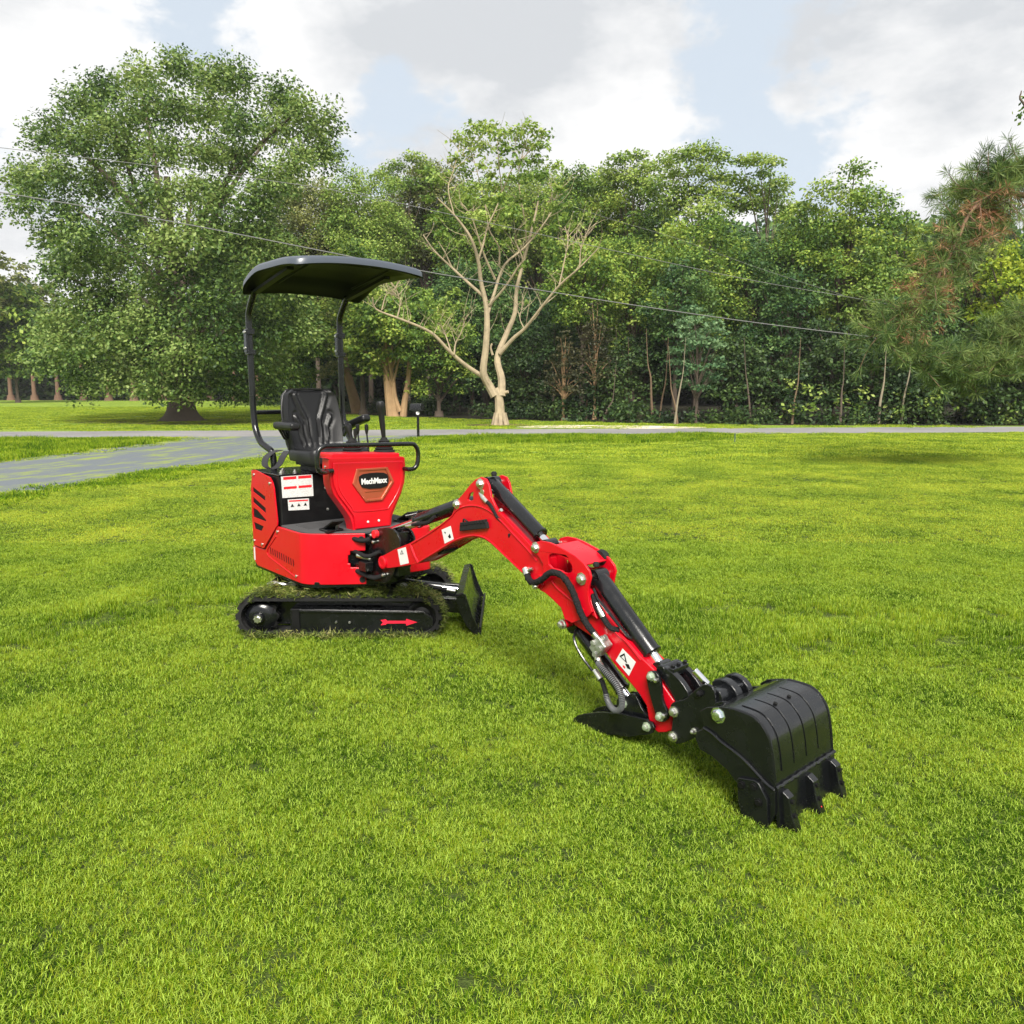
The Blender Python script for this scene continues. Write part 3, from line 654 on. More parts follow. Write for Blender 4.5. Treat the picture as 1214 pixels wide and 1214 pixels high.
Cs, Ds, Ns, Rn, Ls = foliage(cls, 460, .19, r_); quads('crown', Cs, Ds, Ns, Ls, Ls * .6, P_OLIVE, ln, Rn, WM[ln])

# dark feathery cedars and the pale sapling at the wood edge
for k, (px, D, ty, hp_, by, lb) in enumerate([(668, 35, 385, 34, 470, 'left brownish cedar at the shaded wood edge'), (705, 36, 350, 36, 455, 'right brownish cedar with thin bare trunk at the shaded wood edge')]):
    x, y, H, rad, zb = place(px, None, ty, hp_, by, D)
    grow_tree('cedar_tree', x, y, H, rad, zb, leaf_mat('leaf_cedar', [(.02, .025, .01), (.04, .045, .018), (.07, .07, .028), (.09, .085, .035)], .3, .8) if k == 0 else bpy.data.materials['leaf_cedar'], 400 + k, lb, n_per=420, leaf=.12, shape='cone', nclump=46, cr=.42, flat=.35, trunk_r=.10, bark=BARKC)
x, y, H, rad, zb = place(826, None, 352, 44, 470, 32.3)
grow_tree('sapling', x, y, H, rad, zb, P_BLUE, 411, 'slender pale blue green sapling at the edge of the dark wood', n_per=450, leaf=.14, nclump=44, cr=.42, flat=.32, trunk_r=.08, bark=BARK)

# bare thin trunks in the wood edge
r_ = random.Random(4)
SLB = mat('slim_bark', (.13, .085, .05), .9, bump=.6, bscale=14, var=.4, vscale=4); SLP = mat('slim_pale_bark', (.19, .16, .11), .9, bump=.6, bscale=14, var=.4, vscale=4)
TRW = ['beside the right cedar', 'right of the cedars', 'between cedars and sapling', 'crossing beside the sapling', 'left of the sapling', 'at the foot of the sapling', 'crossing the sapling foot', 'left of the left cedar', 'under the left cedar', 'first right of the sapling', 'far right of the sapling', 'left of the pine branch', 'below the branch tip', 'under the pine branch', 'right of the pale bare tree', 'left of the pale bare tree', 'touching the pale bare tree', 'just right of the sapling', 'above the gravel patch', 'near the pine branch tip']
TR = [(695, 497, 430, 3, SLB), (728, 495, 425, 2, BARK), (745, 497, 440, 0, SLB), (774, 500, 430, -6, SLB), (782, 500, 440, 8, SLB), (800, 503, 440, 10, SLP), (803, 503, 450, -8, SLB), (655, 493, 420, 2, BARK), (667, 496, 455, 0, SLB), (939, 503, 440, 8, SLB), (996, 503, 450, 4, BARK), (1041, 503, 440, 8, SLP), (1068, 503, 425, 12, SLP), (1098, 502, 430, 5, SLB), (620, 488, 430, 0, BARK), (545, 488, 430, 2, BARK), (580, 487, 440, 1, BARK), (890, 503, 440, -6, BARK), (715, 500, 470, 12, BARK), (1010, 500, 430, -3, BARK)]
for k, (px, by, ty, dx_, m) in enumerate(TR):
    g = gnd(px, by + .0); D_ = g.y + (-.1 if by > 500 else 0); o_ = Vector((g.x, D_, 0))
    bm = NB(); limb_tubes(bm, [([rel(px, by, o_, D_), rel(px + dx_ * .3, by * .6 + ty * .4, o_, D_), rel(px + dx_ * .7 + r_.uniform(-2, 2), by * .25 + ty * .75, o_, D_), rel(px + dx_, ty, o_, D_), rel(px + dx_ * 1.3, ty - 40, o_, D_)], r_.uniform(.045, .075), .008, 7)])
    o = fin('tree_trunk', bm, m, None, Matrix.Translation(o_), nrm=False)
    side = 'leaning right' if dx_ > 4 else 'leaning left' if dx_ < -4 else 'upright'
    tag(o, 'slim %s %s trunk at the dark wood edge, %s' % ({SLB: 'brown', SLP: 'pale', BARK: 'dark'}[m], side, TRW[k]), 'tree trunk', 'slim trunks at the wood edge')

# undergrowth along the wood edge
r_ = np.random.default_rng(21); cls = []
for k in range(95):
    px = r_.uniform(860, 1300); g = gnd(px, 503.5); D_ = g.y + r_.random() ** 2 * 3
    cls.append((g.x * D_ / g.y, D_, r_.uniform(.1, 1.7) * r_.random(), r_.uniform(.3, .75)))
for k in range(22):
    D_ = r_.uniform(31.6, 34); cls.append((at(r_.uniform(760, 870), HOR, D_).x, D_, r_.uniform(.05, .4), r_.uniform(.25, .5)))
for k in range(90):
    t = r_.random(); px = 300 + 470 * t; D_ = np.interp(px, [300, 400, 560, 650, 770], [62, 47, 38.5, 34.5, 31.5]) + r_.random() * 6
    g = at(px, HOR, D_); cls.append((g.x, D_, r_.uniform(.1, .7), r_.uniform(.3, .8)))
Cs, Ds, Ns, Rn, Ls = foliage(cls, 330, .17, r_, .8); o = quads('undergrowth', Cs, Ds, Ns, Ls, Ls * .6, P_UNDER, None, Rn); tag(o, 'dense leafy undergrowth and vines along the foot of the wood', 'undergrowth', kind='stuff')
cls = []
for k in range(46):
    px = r_.uniform(1080, 1300); g = gnd(px, 503.5); cls.append((g.x, g.y - .1 + r_.random(), r_.uniform(.2, 2.2), r_.uniform(.25, .5)))
for k in range(14):
    px = r_.uniform(930, 1080); g = gnd(px, 503.5); cls.append((g.x, g.y - .1 + r_.random(), r_.uniform(.1, 1.6), r_.uniform(.2, .4)))
Cs, Ds, Ns, Rn, Ls = foliage(cls, 200, .17, r_, .9); o = quads('vines', Cs, Ds, Ns, Ls, Ls * .6, P_LIGHT, None, Rn); tag(o, 'brighter green vines hanging along the wood edge at the right', 'vines', kind='stuff')
# deep wood: one mass far behind that closes the gaps
cls = []
for k in range(720):
    px = r_.uniform(-700, 1400); D_ = r_.uniform(74, 92) if px > 330 else r_.uniform(100, 118); g = at(px, HOR, D_); top = at(px, 275 if px > 330 else 400, D_).z
    cls.append((g.x, D_, r_.uniform(.5, top), r_.uniform(1.8, 3.4)))
Cs, Ds, Ns, Rn, Ls = foliage(cls, 42, .85, r_, .8); o = quads('deep_wood', Cs, Ds, Ns, Ls, Ls * .7, P_DARK, None, Rn); tag(o, 'dark mass of distant wood closing the view behind the trees', 'woodland', kind='stuff')

cls = []
for k in range(560):
    px = r_.uniform(-700, 1400); D_ = r_.uniform(70, 80) if px > 330 else r_.uniform(99, 106); g = at(px, HOR, D_); cls.append((g.x, D_, r_.uniform(.3, 3.6), r_.uniform(1.2, 2.0)))
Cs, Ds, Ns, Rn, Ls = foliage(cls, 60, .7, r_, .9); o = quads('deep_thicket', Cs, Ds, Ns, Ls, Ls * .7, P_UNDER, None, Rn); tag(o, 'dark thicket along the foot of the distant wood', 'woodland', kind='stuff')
# pines beyond the left lawn, D about 92
r_ = random.Random(3)
PNL = ['far pine at the left border, cut by the edge', 'far pine second from the left border', 'far pine with wide crown third from the left border', 'far pine fourth from the left border, left of the shade tree', 'far pine just under the left edge of the shade tree crown', 'far pine trunk seen under the left part of the shade tree', 'left of two far pines standing close together under the shade tree', 'right of two far pines standing close together under the shade tree', 'far pine trunk just left of the shade tree trunk', 'far pine trunk just right of the shade tree trunk', 'far pine second right of the shade tree trunk', 'far pine third right of the shade tree trunk', 'far pine behind the left canopy post', 'far pine seen through the canopy frame']
PN = [(-14, 305), (12, 318), (40, 300), (68, 325), (98, 345), (128, 350), (158, 340), (172, 352), (192, 340), (222, 350), (248, 345), (278, 340), (305, 345), (330, 335)]
for k, (px, ty) in enumerate(PN):
    D_ = 92 + r_.uniform(-2, 5); x, y, H, rad, zb = place(px, None, ty, 20, 440, D_)
    grow_tree('pine_tree', x, y, H, rad, zb, P_OLIVE if k < 4 or k % 3 == 0 else P_MID, 500 + k, PNL[k], bark=BARKP, trunk_r=.40, n_per=70, leaf=.45, nclump=30, cr=1.1, flat=.5, group='far pines beyond the left lawn', limbs=False)

# ---- pale bare tree (traced limbs)
g = gnd(593, 504); D0 = g.y
sy = bpy.data.objects.new('pale_tree', None); C.objects.link(sy); sy.location = g; WM[sy] = Matrix.Translation(g)
tag(sy, 'pale barked tree with mostly bare spreading limbs, standing in a mulch ring beyond the road', 'tree')
def z2c(x, y): return (400 + x / 2.89, 120 + y / 2.89)
def sp(x, y, dd=0): a, b = z2c(x, y); return rel(a, b, g, D0 + dd)
pxm = D0 / F_PX / 2.89      # metres per crop pixel
LB = [([(555, 1112, 0), (556, 1060, 0), (552, 1010, 0), (540, 985, 0)], 26, 20),
      ([(540, 1010, 0), (520, 975, 0), (500, 930, -.2), (508, 850, -.3), (513, 760, -.4), (508, 690, -.4), (492, 620, -.5), (482, 545, -.7), (455, 465, -.9), (400, 390, -1.1), (345, 335, -1.4)], 21, 3.5),
      ([(562, 1010, 0), (562, 950, .1), (548, 880, .3), (578, 800, .5), (608, 725, .7), (615, 640, .9), (648, 510, 1.2), (678, 390, 1.4), (690, 330, 1.6)], 19, 4),
      ([(556, 865, .2), (600, 815, 0), (645, 775, -.3), (700, 705, -.8), (762, 630, -1.3), (830, 570, -1.8), (895, 503, -2.2)], 14, 3),
      ([(500, 945, -.1), (440, 905, -.4), (385, 858, -.8), (330, 800, -1.2), (280, 772, -1.5), (205, 742, -1.9), (132, 712, -2.2), (120, 672, -2.4)], 15, 3),
      ([(505, 672, -.4), (455, 628, -.2), (392, 570, .2), (332, 512, .6), (294, 458, .9)], 11, 3),
      ([(516, 725, -.4), (540, 650, -.1), (572, 562, .3), (640, 502, .7), (700, 430, 1.0), (742, 368, 1.2)], 11, 3),
      ([(520, 700, -.4), (572, 640, -.8), (618, 570, -1.2), (634, 540, -1.4), (608, 478, -1.6)], 8, 3),
      ([(540, 610, 0), (500, 520, -.4), (468, 420, -.8), (440, 365, -1)], 8, 2.5),
      ([(482, 545, -.7), (500, 490, -.5), (515, 430, -.3), (560, 320, 0), (552, 210, 0), (548, 130, .2)], 7, 1.6),
      ([(555, 560, .1), (553, 500, 0), (520, 440, 0), (505, 350, .1), (470, 210, .2), (445, 140, .3)], 6, 1.5),
      ([(650, 500, 1.2), (640, 400, 1), (620, 260, .8), (640, 160, .6), (655, 110, .5)], 6, 1.5),
      ([(560, 320, 0), (600, 230, .3), (650, 180, .5), (700, 120, .6)], 5, 2),
      ([(400, 390, -1.1), (380, 300, -1), (400, 230, -.8), (420, 140, -.6)], 4, 1.5),
      ([(690, 330, 1.6), (735, 345, 1.5), (760, 300, 1.5)], 4, 1.5),
      ([(400, 868, -.8), (405, 830, -.8), (425, 790, -.8), (440, 740, -.8)], 6, 2), ([(390, 860, -.8), (370, 800, -.5), (355, 770, -.3)], 5, 2),
      ([(205, 742, -1.9), (215, 690, -1.9), (200, 640, -1.9)], 5, 2), ([(152, 715, -2.1), (170, 660, -2.1), (210, 668, -2.1)], 4, 2),
      ([(760, 630, -1.3), (775, 560, -1.2), (790, 480, -1.1), (780, 430, -1.0)], 5, 2), ([(640, 780, -.2), (625, 740, -.1), (640, 690, 0)], 4, 1.5),
      ([(830, 570, -1.8), (835, 500, -1.8), (860, 440, -1.8)], 4, 1.5), ([(700, 705, -.8), (740, 672, -.7), (750, 665, -.7)], 4, 1.5), ([(392, 570, .2), (370, 520, .3), (345, 480, .4)], 5, 2),
      ([(532, 870, 0), (525, 845, 0), (530, 830, 0)], 8, 5), ([(570, 1000, 0), (585, 995, -.1)], 12, 9)]
bm = NB()
paths = [([sp(*p) for p in P], r0 * pxm * (.80 if r0 > 18 else .56), r1 * pxm * .6, 9 if r0 > 9 else 6) for P, r0, r1 in LB]
rs = random.Random(12)
for P, r0, r1, n in paths[1:22]:
    q = spl(P, 4)
    for _ in range(11):
        k = rs.randrange(len(q) // 3, len(q)); b0 = q[k]; dr = Vector((rs.uniform(-1, 1), rs.uniform(-1, 1), rs.uniform(.1, 1.2))).normalized(); ln_ = rs.uniform(.4, 1.3)
        mdl = b0 + dr * ln_ * .5 + Vector((rs.uniform(-.15, .15), rs.uniform(-.15, .15), rs.uniform(0, .15)))
        e = b0 + dr * ln_ + Vector((0, 0, .2)); paths.append(([b0, mdl, e], .013, .004, 4))
        if rs.random() < .6: paths.append(([mdl, mdl + Vector((rs.uniform(-.4, .4), rs.uniform(-.4, .4), rs.uniform(.1, .5)))], .008, .003, 4))
limb_tubes(bm, paths)
for k in range(8):
    a = k * .8; cyl(bm, (math.cos(a) * .14, math.sin(a) * .14, .45), (math.cos(a) * .30, math.sin(a) * .30, -.05), .10, 8, .07)
fin('trunk', bm, BARKS, sy, WM[sy], nrm=False)
r_ = np.random.default_rng(31); cls = []
for (x_, y_, rp) in [(470, 95, 34), (425, 130, 34), (520, 85, 28), (555, 110, 34), (610, 105, 32), (660, 85, 32), (700, 110, 28), (690, 150, 30), (640, 150, 30), (580, 160, 30), (500, 150, 32), (450, 175, 30), (405, 200, 28), (430, 235, 28), (560, 210, 24), (620, 205, 30), (680, 200, 30), (590, 260, 24), (500, 220, 24), (370, 250, 24), (640, 260, 30), (540, 290, 24),
                     (250, 700, 30), (300, 690, 34), (360, 690, 34), (230, 740, 26), (330, 740, 30), (420, 700, 28), (440, 770, 24), (380, 780, 22), (300, 655, 30), (270, 800, 20), (780, 400, 34), (820, 430, 30), (850, 390, 28), (740, 360, 28), (800, 350, 24), (400, 650, 28), (650, 690, 18), (600, 380, 34), (480, 390, 30), (420, 400, 34), (360, 380, 30), (700, 330, 26), (620, 330, 30), (560, 330, 30), (510, 330, 28), (450, 330, 30), (390, 320, 28), (660, 420, 30), (560, 430, 30), (500, 470, 26), (360, 450, 30), (330, 400, 28), (740, 430, 26), (720, 480, 26), (590, 480, 26), (430, 480, 26), (310, 330, 26), (760, 300, 26), (640, 560, 22), (470, 290, 26), (530, 250, 22), (700, 250, 28), (750, 220, 24), (340, 270, 26), (300, 240, 22)]:
    p = sp(x_, y_, r_.normal() * .9); cls.append((p.x, p.y, p.z, rp * pxm * (1.35 if y_ < 300 else 1.1)))
Cs, Ds, Ns, Rn, Ls = foliage(cls, 640, .15, r_, .55); quads('crown', Cs, Ds, Ns, Ls, Ls * .62, P_LIGHT, sy, Rn, WM[sy])

# ---- pine on the right, its trunk outside the view
PT = Vector((10.6, 14.2, 0)); D_ = 14.2
pn = bpy.data.objects.new('pine_tree', None); C.objects.link(pn); pn.location = PT; WM[pn] = Matrix.Translation(PT)
tag(pn, 'near pine reaching in from the right edge with a drooping half dead branch', 'tree')
bm = NB(); pr = lambda px, py, dd=0: rel(px, py, PT, D_ + dd)
trk = [Vector((0, 0, -.1)), Vector((0, 0, 3)), Vector((.1, 0, 7)), Vector((0, 0, 11)), Vector((-.1, .1, 14))]
pth = [(trk, .26, .08, 12)]
B1 = [Vector((-.1, 0, pr(1214, 232).z + .5)), pr(1240, 236), pr(1212, 231), pr(1190, 228), pr(1165, 238, -.1), pr(1148, 255, -.2), pr(1135, 285, -.3), pr(1118, 318, -.4), pr(1098, 348, -.5), pr(1075, 375, -.6), pr(1045, 395, -.7)]
B2 = [Vector((0, 0, pr(1214, 385).z + .3)), pr(1250, 380), pr(1214, 388, .2), pr(1192, 400, .2), pr(1165, 425, .1), pr(1140, 445, .1)]
B3 = [Vector((0, 0, pr(1214, 180).z + .3)), pr(1250, 195), pr(1214, 205, .3), pr(1185, 215, .3), pr(1150, 225, .4)]
B4 = [Vector((0, 0, pr(1214, 420).z + .2)), pr(1250, 415), pr(1205, 425, -.3), pr(1170, 440, -.4), pr(1120, 430, -.4), pr(1085, 425, -.4)]
pth += [(B1, .06, .012, 8), (B2, .06, .015, 7), (B3, .06, .015, 7), (B4, .05, .012, 7)]
rs = random.Random(8); tips = []; dead = []; pth2 = []
def twig(base, dirv, ln_, lst, rad=.012):
    mid = base + dirv * ln_ * .5 + Vector((rs.uniform(-.06, .06), rs.uniform(-.06, .06), rs.uniform(-.10, .04))); e = base + dirv * ln_ + Vector((0, 0, -.15 * ln_))
    pth2.append(([base, mid, e], rad, .005, 4)); lst.append((e, (e - mid).normalized())); lst.append((mid, dirv))
q = spl(B1, 5)
for k in range(12, len(q)):
    for _ in range(4):
        dr = Vector((rs.uniform(-1, .8), rs.uniform(-.7, .7), rs.uniform(-.9, .5))).normalized(); twig(q[k], dr, rs.uniform(.25, .7), dead if k < 44 and rs.random() < .45 else tips)
for B, lo_ in ((B2, 6), (B3, 6), (B4, 6)):
    q2 = spl(B, 5)
    for k in range(lo_, len(q2)):
        for _ in range(6):
            dr = Vector((rs.uniform(-1, 1), rs.uniform(-1, 1), rs.uniform(-.3, .8))).normalized(); twig(q2[k], dr, rs.uniform(.25, .75), tips)
limb_tubes(bm, pth + [([a for a in P], r0, r1, n) for P, r0, r1, n in pth2 if True]); fin('trunk', bm, BARKP, pn, WM[pn], nrm=False)
def needles(tips, n, ln_, spread, w=.007):
    Cn, Dn, Nn = [], [], []
    r_ = np.random.default_rng(17)
    for p, d in tips:
        dd = np.array(d)[None] * .5 + r_.normal(size=(n, 3)) * spread; dd[:, 2] += -.05; dd /= np.linalg.norm(dd, axis=1, keepdims=True)
        off = np.array(d)[None] * (r_.random(n)[:, None] - .6) * .22
        Cn.append(np.array(p)[None] + off + dd * ln_ * .5); Dn.append(dd); Nn.append(r_.normal(size=(n, 3)))
    return map(np.concatenate, (Cn, Dn, Nn))
NEED = leaf_mat('pine_needle', [(.035, .075, .018), (.075, .135, .03), (.12, .185, .045), (.18, .23, .06)], .25, 1.2)
NDEAD = leaf_mat('dead_needle', [(.16, .06, .03), (.26, .11, .05), (.32, .16, .08), (.38, .22, .12)], .2, 1.5)
a, b, c_ = needles(tips, 70, .19, .55); quads('needles', a, b, c_, .19, .009, NEED, pn, None, WM[pn])
a, b, c_ = needles(dead, 34, .15, .5); quads('dead_needles', a, b, c_, .15, .008, NDEAD, pn, None, WM[pn])
# twig of another tree, top right corner
bm = NB(); t0 = at(1260, 150, 9); t1_ = at(1213, 122, 9); root = bpy.data.objects.new('overhanging_twig', None); C.objects.link(root); root.location = t1_; WM[root] = Matrix.Translation(t1_)
limb_tubes(bm, [([t0 - t1_ + Vector((2.2, .5, .5)), t0 - t1_, Vector((0, 0, 0)), Vector((-.03, 0, .12))], .03, .006, 6)]); fin('branch', bm, BARK, root, WM[root], nrm=False)
r_ = np.random.default_rng(2); Cs, Ds, Ns, Rn, Ls = foliage([(.06, 0, .05, .10), (.02, 0, -.12, .10), (.12, 0, -.02, .10), (.25, 0, -.1, .14)], 2200, .055, r_, .9); quads('leaves', Cs, Ds, Ns, Ls, Ls * .6, P_MID, root, Rn, WM[root])
tag(root, 'leafy twig hanging in at the upper right corner of the view', 'twig')

# ================================================================== SMALL THINGS
WIRE = mat('grey_cable', (.13, .13, .13), .7)
def wire(name, pts, Ds, r, lb):
    P = [at(x, y, d) for (x, y), d in zip(pts, Ds)]; bm = NB(); tube(bm, spl(P, 8), r, 6); o = fin(name, bm, WIRE, None, nrm=False); tag(o, lb, 'cable', 'overhead cables crossing the view'); return o
wire('overhead_cable', [(-900, 95), (-220, 195), (0, 228), (200, 262), (375, 296), (505, 322), (640, 344), (760, 363), (900, 383), (1030, 399)], [17, 20.5, 22, 23.4, 24.6, 25.5, 26.6, 27.6, 28.8, 30], .014, 'thicker lower cable running from upper left down behind the canopy roof')
wire('overhead_cable', [(-900, 70), (-220, 150), (0, 175), (250, 205), (410, 228), (560, 260), (700, 291), (880, 330), (1000, 351), (1060, 362)], [20, 24, 25, 26, 27, 28, 29, 30, 31, 31.5], .009, 'thin upper cable crossing in front of the wood')
wire('overhead_cable', [(560, 200), (700, 252), (800, 282), (900, 318), (1000, 350)], [33, 33.5, 34, 34, 34], .006, 'faint thin cable above the others in front of the wood')
# mailbox
mg = gnd(496, 519); mb = bpy.data.objects.new('mailbox', None); C.objects.link(mb); mb.location = mg; WM[mb] = Matrix.Translation(mg)
tag(mb, 'black mailbox on a thin black post beside the road', 'mailbox')
bm = NB(); box(bm, (-.035, -.035, -.02), (.035, .035, .74)); fin('post', bm, BLK, mb, WM[mb])
bm = NB(); prof_ = [(-.09, 0), (.09, 0), (.09, .12)] + [(.09 * math.cos(R(a)), .12 + .09 * math.sin(R(a))) for a in range(20, 180, 20)] + [(-.09, .12)]
plate(bm, prof_, -.14, .24, 'u'); fin('box', bm, BLK, mb, WM[mb] @ Matrix.Translation((.02, 0, .76)) @ Matrix.Rotation(R(60), 4, 'Z'), .006)
bm = NB(); lathe(bm, (0, -.038, .70), (0, -2, .70), [(0, .055), (.01, .05)], 16); fin('reflector', bm, WHT, mb, WM[mb])
bm = NB(); box(bm, (.12, -.01, .84), (.13, .01, 1.02)); fin('flag', bm, BLK, mb, WM[mb])
sg = gnd(871, 525); bm = NB(); box(bm, (-.012, -.012, -.02), (.012, .012, .24)); box(bm, (-.016, -.016, .2), (.016, .016, .245)); o = fin('marker_stake', bm, mat('stake_green', (.06, .10, .06), .7), None, Matrix.Translation(sg)); tag(o, 'short thin green marker stake standing in the lawn near the road', 'stake')

# ================================================================== HAZE
HZ = bpy.data.materials.new('haze_air'); HZ.use_nodes = True; n_ = HZ.node_tree.nodes; n_.clear()
ho = n_.new('ShaderNodeOutputMaterial'); hv = n_.new('ShaderNodeVolumePrincipled'); hv.inputs['Density'].default_value = .0003; hv.inputs['Color'].default_value = (.95, .97, 1, 1); hv.inputs['Anisotropy'].default_value = 0
HZ.node_tree.links.new(hv.outputs[0], ho.inputs['Volume'])
bm = NB(); box(bm, (-520, -80, -1), (520, 720, 26)); hz_ = fin('haze', bm, HZ); tag(hz_, kind='stuff'); hz_.display_type = 'WIRE'
# ================================================================== THE EXCAVATOR
def fmat(deg, o):
    t = R(deg)
    m = Matrix(((-math.sin(t), math.cos(t), 0, o[0]), (-math.cos(t), -math.sin(t), 0, o[1]), (0, 0, 1, 0), (0, 0, 0, 1)))
    return m
# local frames: x = to the machine's right, y = forward, z = up
HM = fmat(50, (-.978, 4.795)); BMX = fmat(47.6, (-.713, 4.361)); UM = fmat(0, (-.978, 4.795))
ex = bpy.data.objects.new('mini_excavator', None); C.objects.link(ex); ex.location = (-.978, 4.795, 0)
WM[ex] = Matrix.Translation((-.978, 4.795, 0)); ex.empty_display_size = .5
tag(ex, 'small red and black tracked excavator with canopy, bucket reached out onto the lawn', 'excavator')
def Pt(name, bm, m, M, bev=0.0, parent=None, **k): return fin(name, bm, m, parent or ex, M, bev, **k)

# ---------------------------------------------------------------- undercarriage
def stadium(half, rad, zc, n=14):
    o = []
    for i in range(n + 1):
        a = -math.pi / 2 + math.pi * i / n; o.append((half + rad * math.cos(a), zc + rad * math.sin(a)))
    for i in range(n + 1):
        a = math.pi / 2 + math.pi * i / n; o.append((-half + rad * math.cos(a), zc + rad * math.sin(a)))
    return o
lug_me = None
for sgn in (1, -1):
    r0, r1 = (.262, .422) if sgn > 0 else (-.422, -.262)
    bm = NB(); plate(bm, stadium(.458, .110, .122), r0, r1, 'r', [stadium(.458, .092, .122)])
    tr = Pt('track', bm, RUB, UM, .003)
    # tread lugs around the belt
    if lug_me is None:
        b2 = NB(); box(b2, (-.078, -.016, -.004), (.078, .016, .014)); bmesh.ops.bevel(b2, geom=b2.edges[:], offset=.004, segments=1)
        lug_me = bpy.data.meshes.new('tread_lug'); b2.to_mesh(lug_me); b2.free(); lug_me.materials.append(RUB)
    per = 4 * .458 + 2 * math.pi * .110; nl = 44
    for i in range(nl):
        s = (i + .5 * (sgn < 0)) * per / nl
        if s < .916: p, nrm = (-.458 + s, .232), (0, 1)
        elif s < .916 + math.pi * .110:
            a = math.pi / 2 - (s - .916) / .110; p, nrm = (.458 + .11 * math.cos(a), .122 + .11 * math.sin(a)), (math.cos(a), math.sin(a))
        elif s < 1.832 + math.pi * .110: p, nrm = (.458 - (s - .916 - math.pi * .11), .012), (0, -1)
        else:
            a = -math.pi / 2 - (s - 1.832 - math.pi * .11) / .110; p, nrm = (-.458 + .11 * math.cos(a), .122 + .11 * math.sin(a)), (math.cos(a), math.sin(a))
        T = Matrix(((1, 0, 0, (r0 + r1) / 2), (0, nrm[1], nrm[0], p[0]), (0, -nrm[0], nrm[1], p[1]), (0, 0, 0, 1)))
        mk('tread_lug', lug_me, None, tr, UM @ T)
    # inner guide teeth, one stuff part
    b2 = NB()
    for i in range(30):
        x = -.44 + i * .03
        box(b2, ((r0 + r1) / 2 - .02, x, .195), ((r0 + r1) / 2 + .02, x + .012, .214))
    g = fin('guide_teeth', b2, RUB, tr, UM); g['kind'] = 'stuff'
    o_ = r1 if sgn > 0 else r0   # outer face
    q = sgn
    # side frame beam
    bm = NB()
    plate(bm, [(-.28, .012), (.49, .012), (.53, .05), (.53, .11), (.47, .152), (-.28, .162)], o_ - q * .11, o_ - q * .028)
    sf = Pt('side_frame', bm, BLK, UM, .004)
    bm = NB(); plate(bm, [(-.42, .05), (.44, .05), (.44, .19), (-.42, .19)], o_ - q * .135, o_ - q * .112); fin('frame_core', bm, BLK, sf, UM, .003)
    bm = NB(); plate(bm, [(-.25, .146), (.47, .136), (.47, .148), (-.25, .158)], o_ - q * .028, o_ - q * .018)
    fin('frame_ledge', bm, BLK, sf, UM, .002)
    bm = NB(); plate(bm, [(-.268, .0), (-.268, .165), (-.225, .165), (-.225, .0)], o_ - q * .03, o_ - q * .016); fin('end_bracket', bm, BLKM, sf, UM, .003)
    for u, z, rr in ((-.02, .085, .0075), (.056, .085, .0075), (-.136, .012, .011), (.188, .012, .011)):
        bm = NB(); lathe(bm, (o_ - q * .029, u, z), (o_ + q * .2, u, z), [(0, rr), (.006, rr * .95), (.010, rr * .6)], 14); fin('bolt', bm, ZINC, sf, UM)
    if sgn > 0:
        bm = NB(); plate(bm, [(.232, .098), (.245, .086), (.232, .068), (.262, .072), (.268, .079), (.375, .079), (.378, .066), (.44, .086), (.378, .106), (.375, .094), (.268, .094), (.262, .103)], o_ - .0285, o_ - .0265)
        fin('arrow_decal', bm, ARROW, sf, UM)
    # drive sprocket (rear) and idler (front)
    bm = NB(); pts = []
    for i in range(22):
        a = 2 * math.pi * i / 22; rr = .106 if i % 2 == 0 else .092
        for da in (-.08, .08): pts.append((-.452 + rr * math.cos(a + da), .116 + rr * math.sin(a + da)))
    plate(bm, pts, o_ - q * .075, o_ - q * .045); sp = Pt('drive_sprocket', bm, BLKM, UM, .002)
    bm = NB(); lathe(bm, (o_ - q * .09, -.452, .116), (o_ + q * .2, -.452, .116), [(0, .092), (.045, .090), (.064, .070), (.072, .050), (.074, .032), (.098, .030), (.104, .024)], 32)
    fin('hub', bm, BLK, sp, UM)
    bm = NB(); hexbolt(bm, (o_ + q * .012, -.452, .116), (q, 0, 0), .017, .014)
    for k in range(8):
        a = k * math.pi / 4; cyl(bm, (o_ + q * .006, -.452 + .021 * math.cos(a), .116 + .021 * math.sin(a)), (o_ + q * .019, -.452 + .021 * math.cos(a), .116 + .021 * math.sin(a)), .0035, 6)
    fin('hub_bolt', bm, ZINC, sp, UM)
    bm = NB(); lathe(bm, (o_ - q * .11, .465, .118), (o_ + q * .2, .465, .118), [(0, .085), (.07, .085), (.074, .078), (.070, .062), (.060, .05), (.066, .03), (.08, .028)], 32)
    Pt('front_idler', bm, BLKM, UM)
    for u in (-.16, .05, .26):
        bm = NB(); cyl(bm, (o_ - q * .12, u, .05), (o_ - q * .03, u, .05), .035, 18); Pt('track_roller', bm, BLKM, UM)

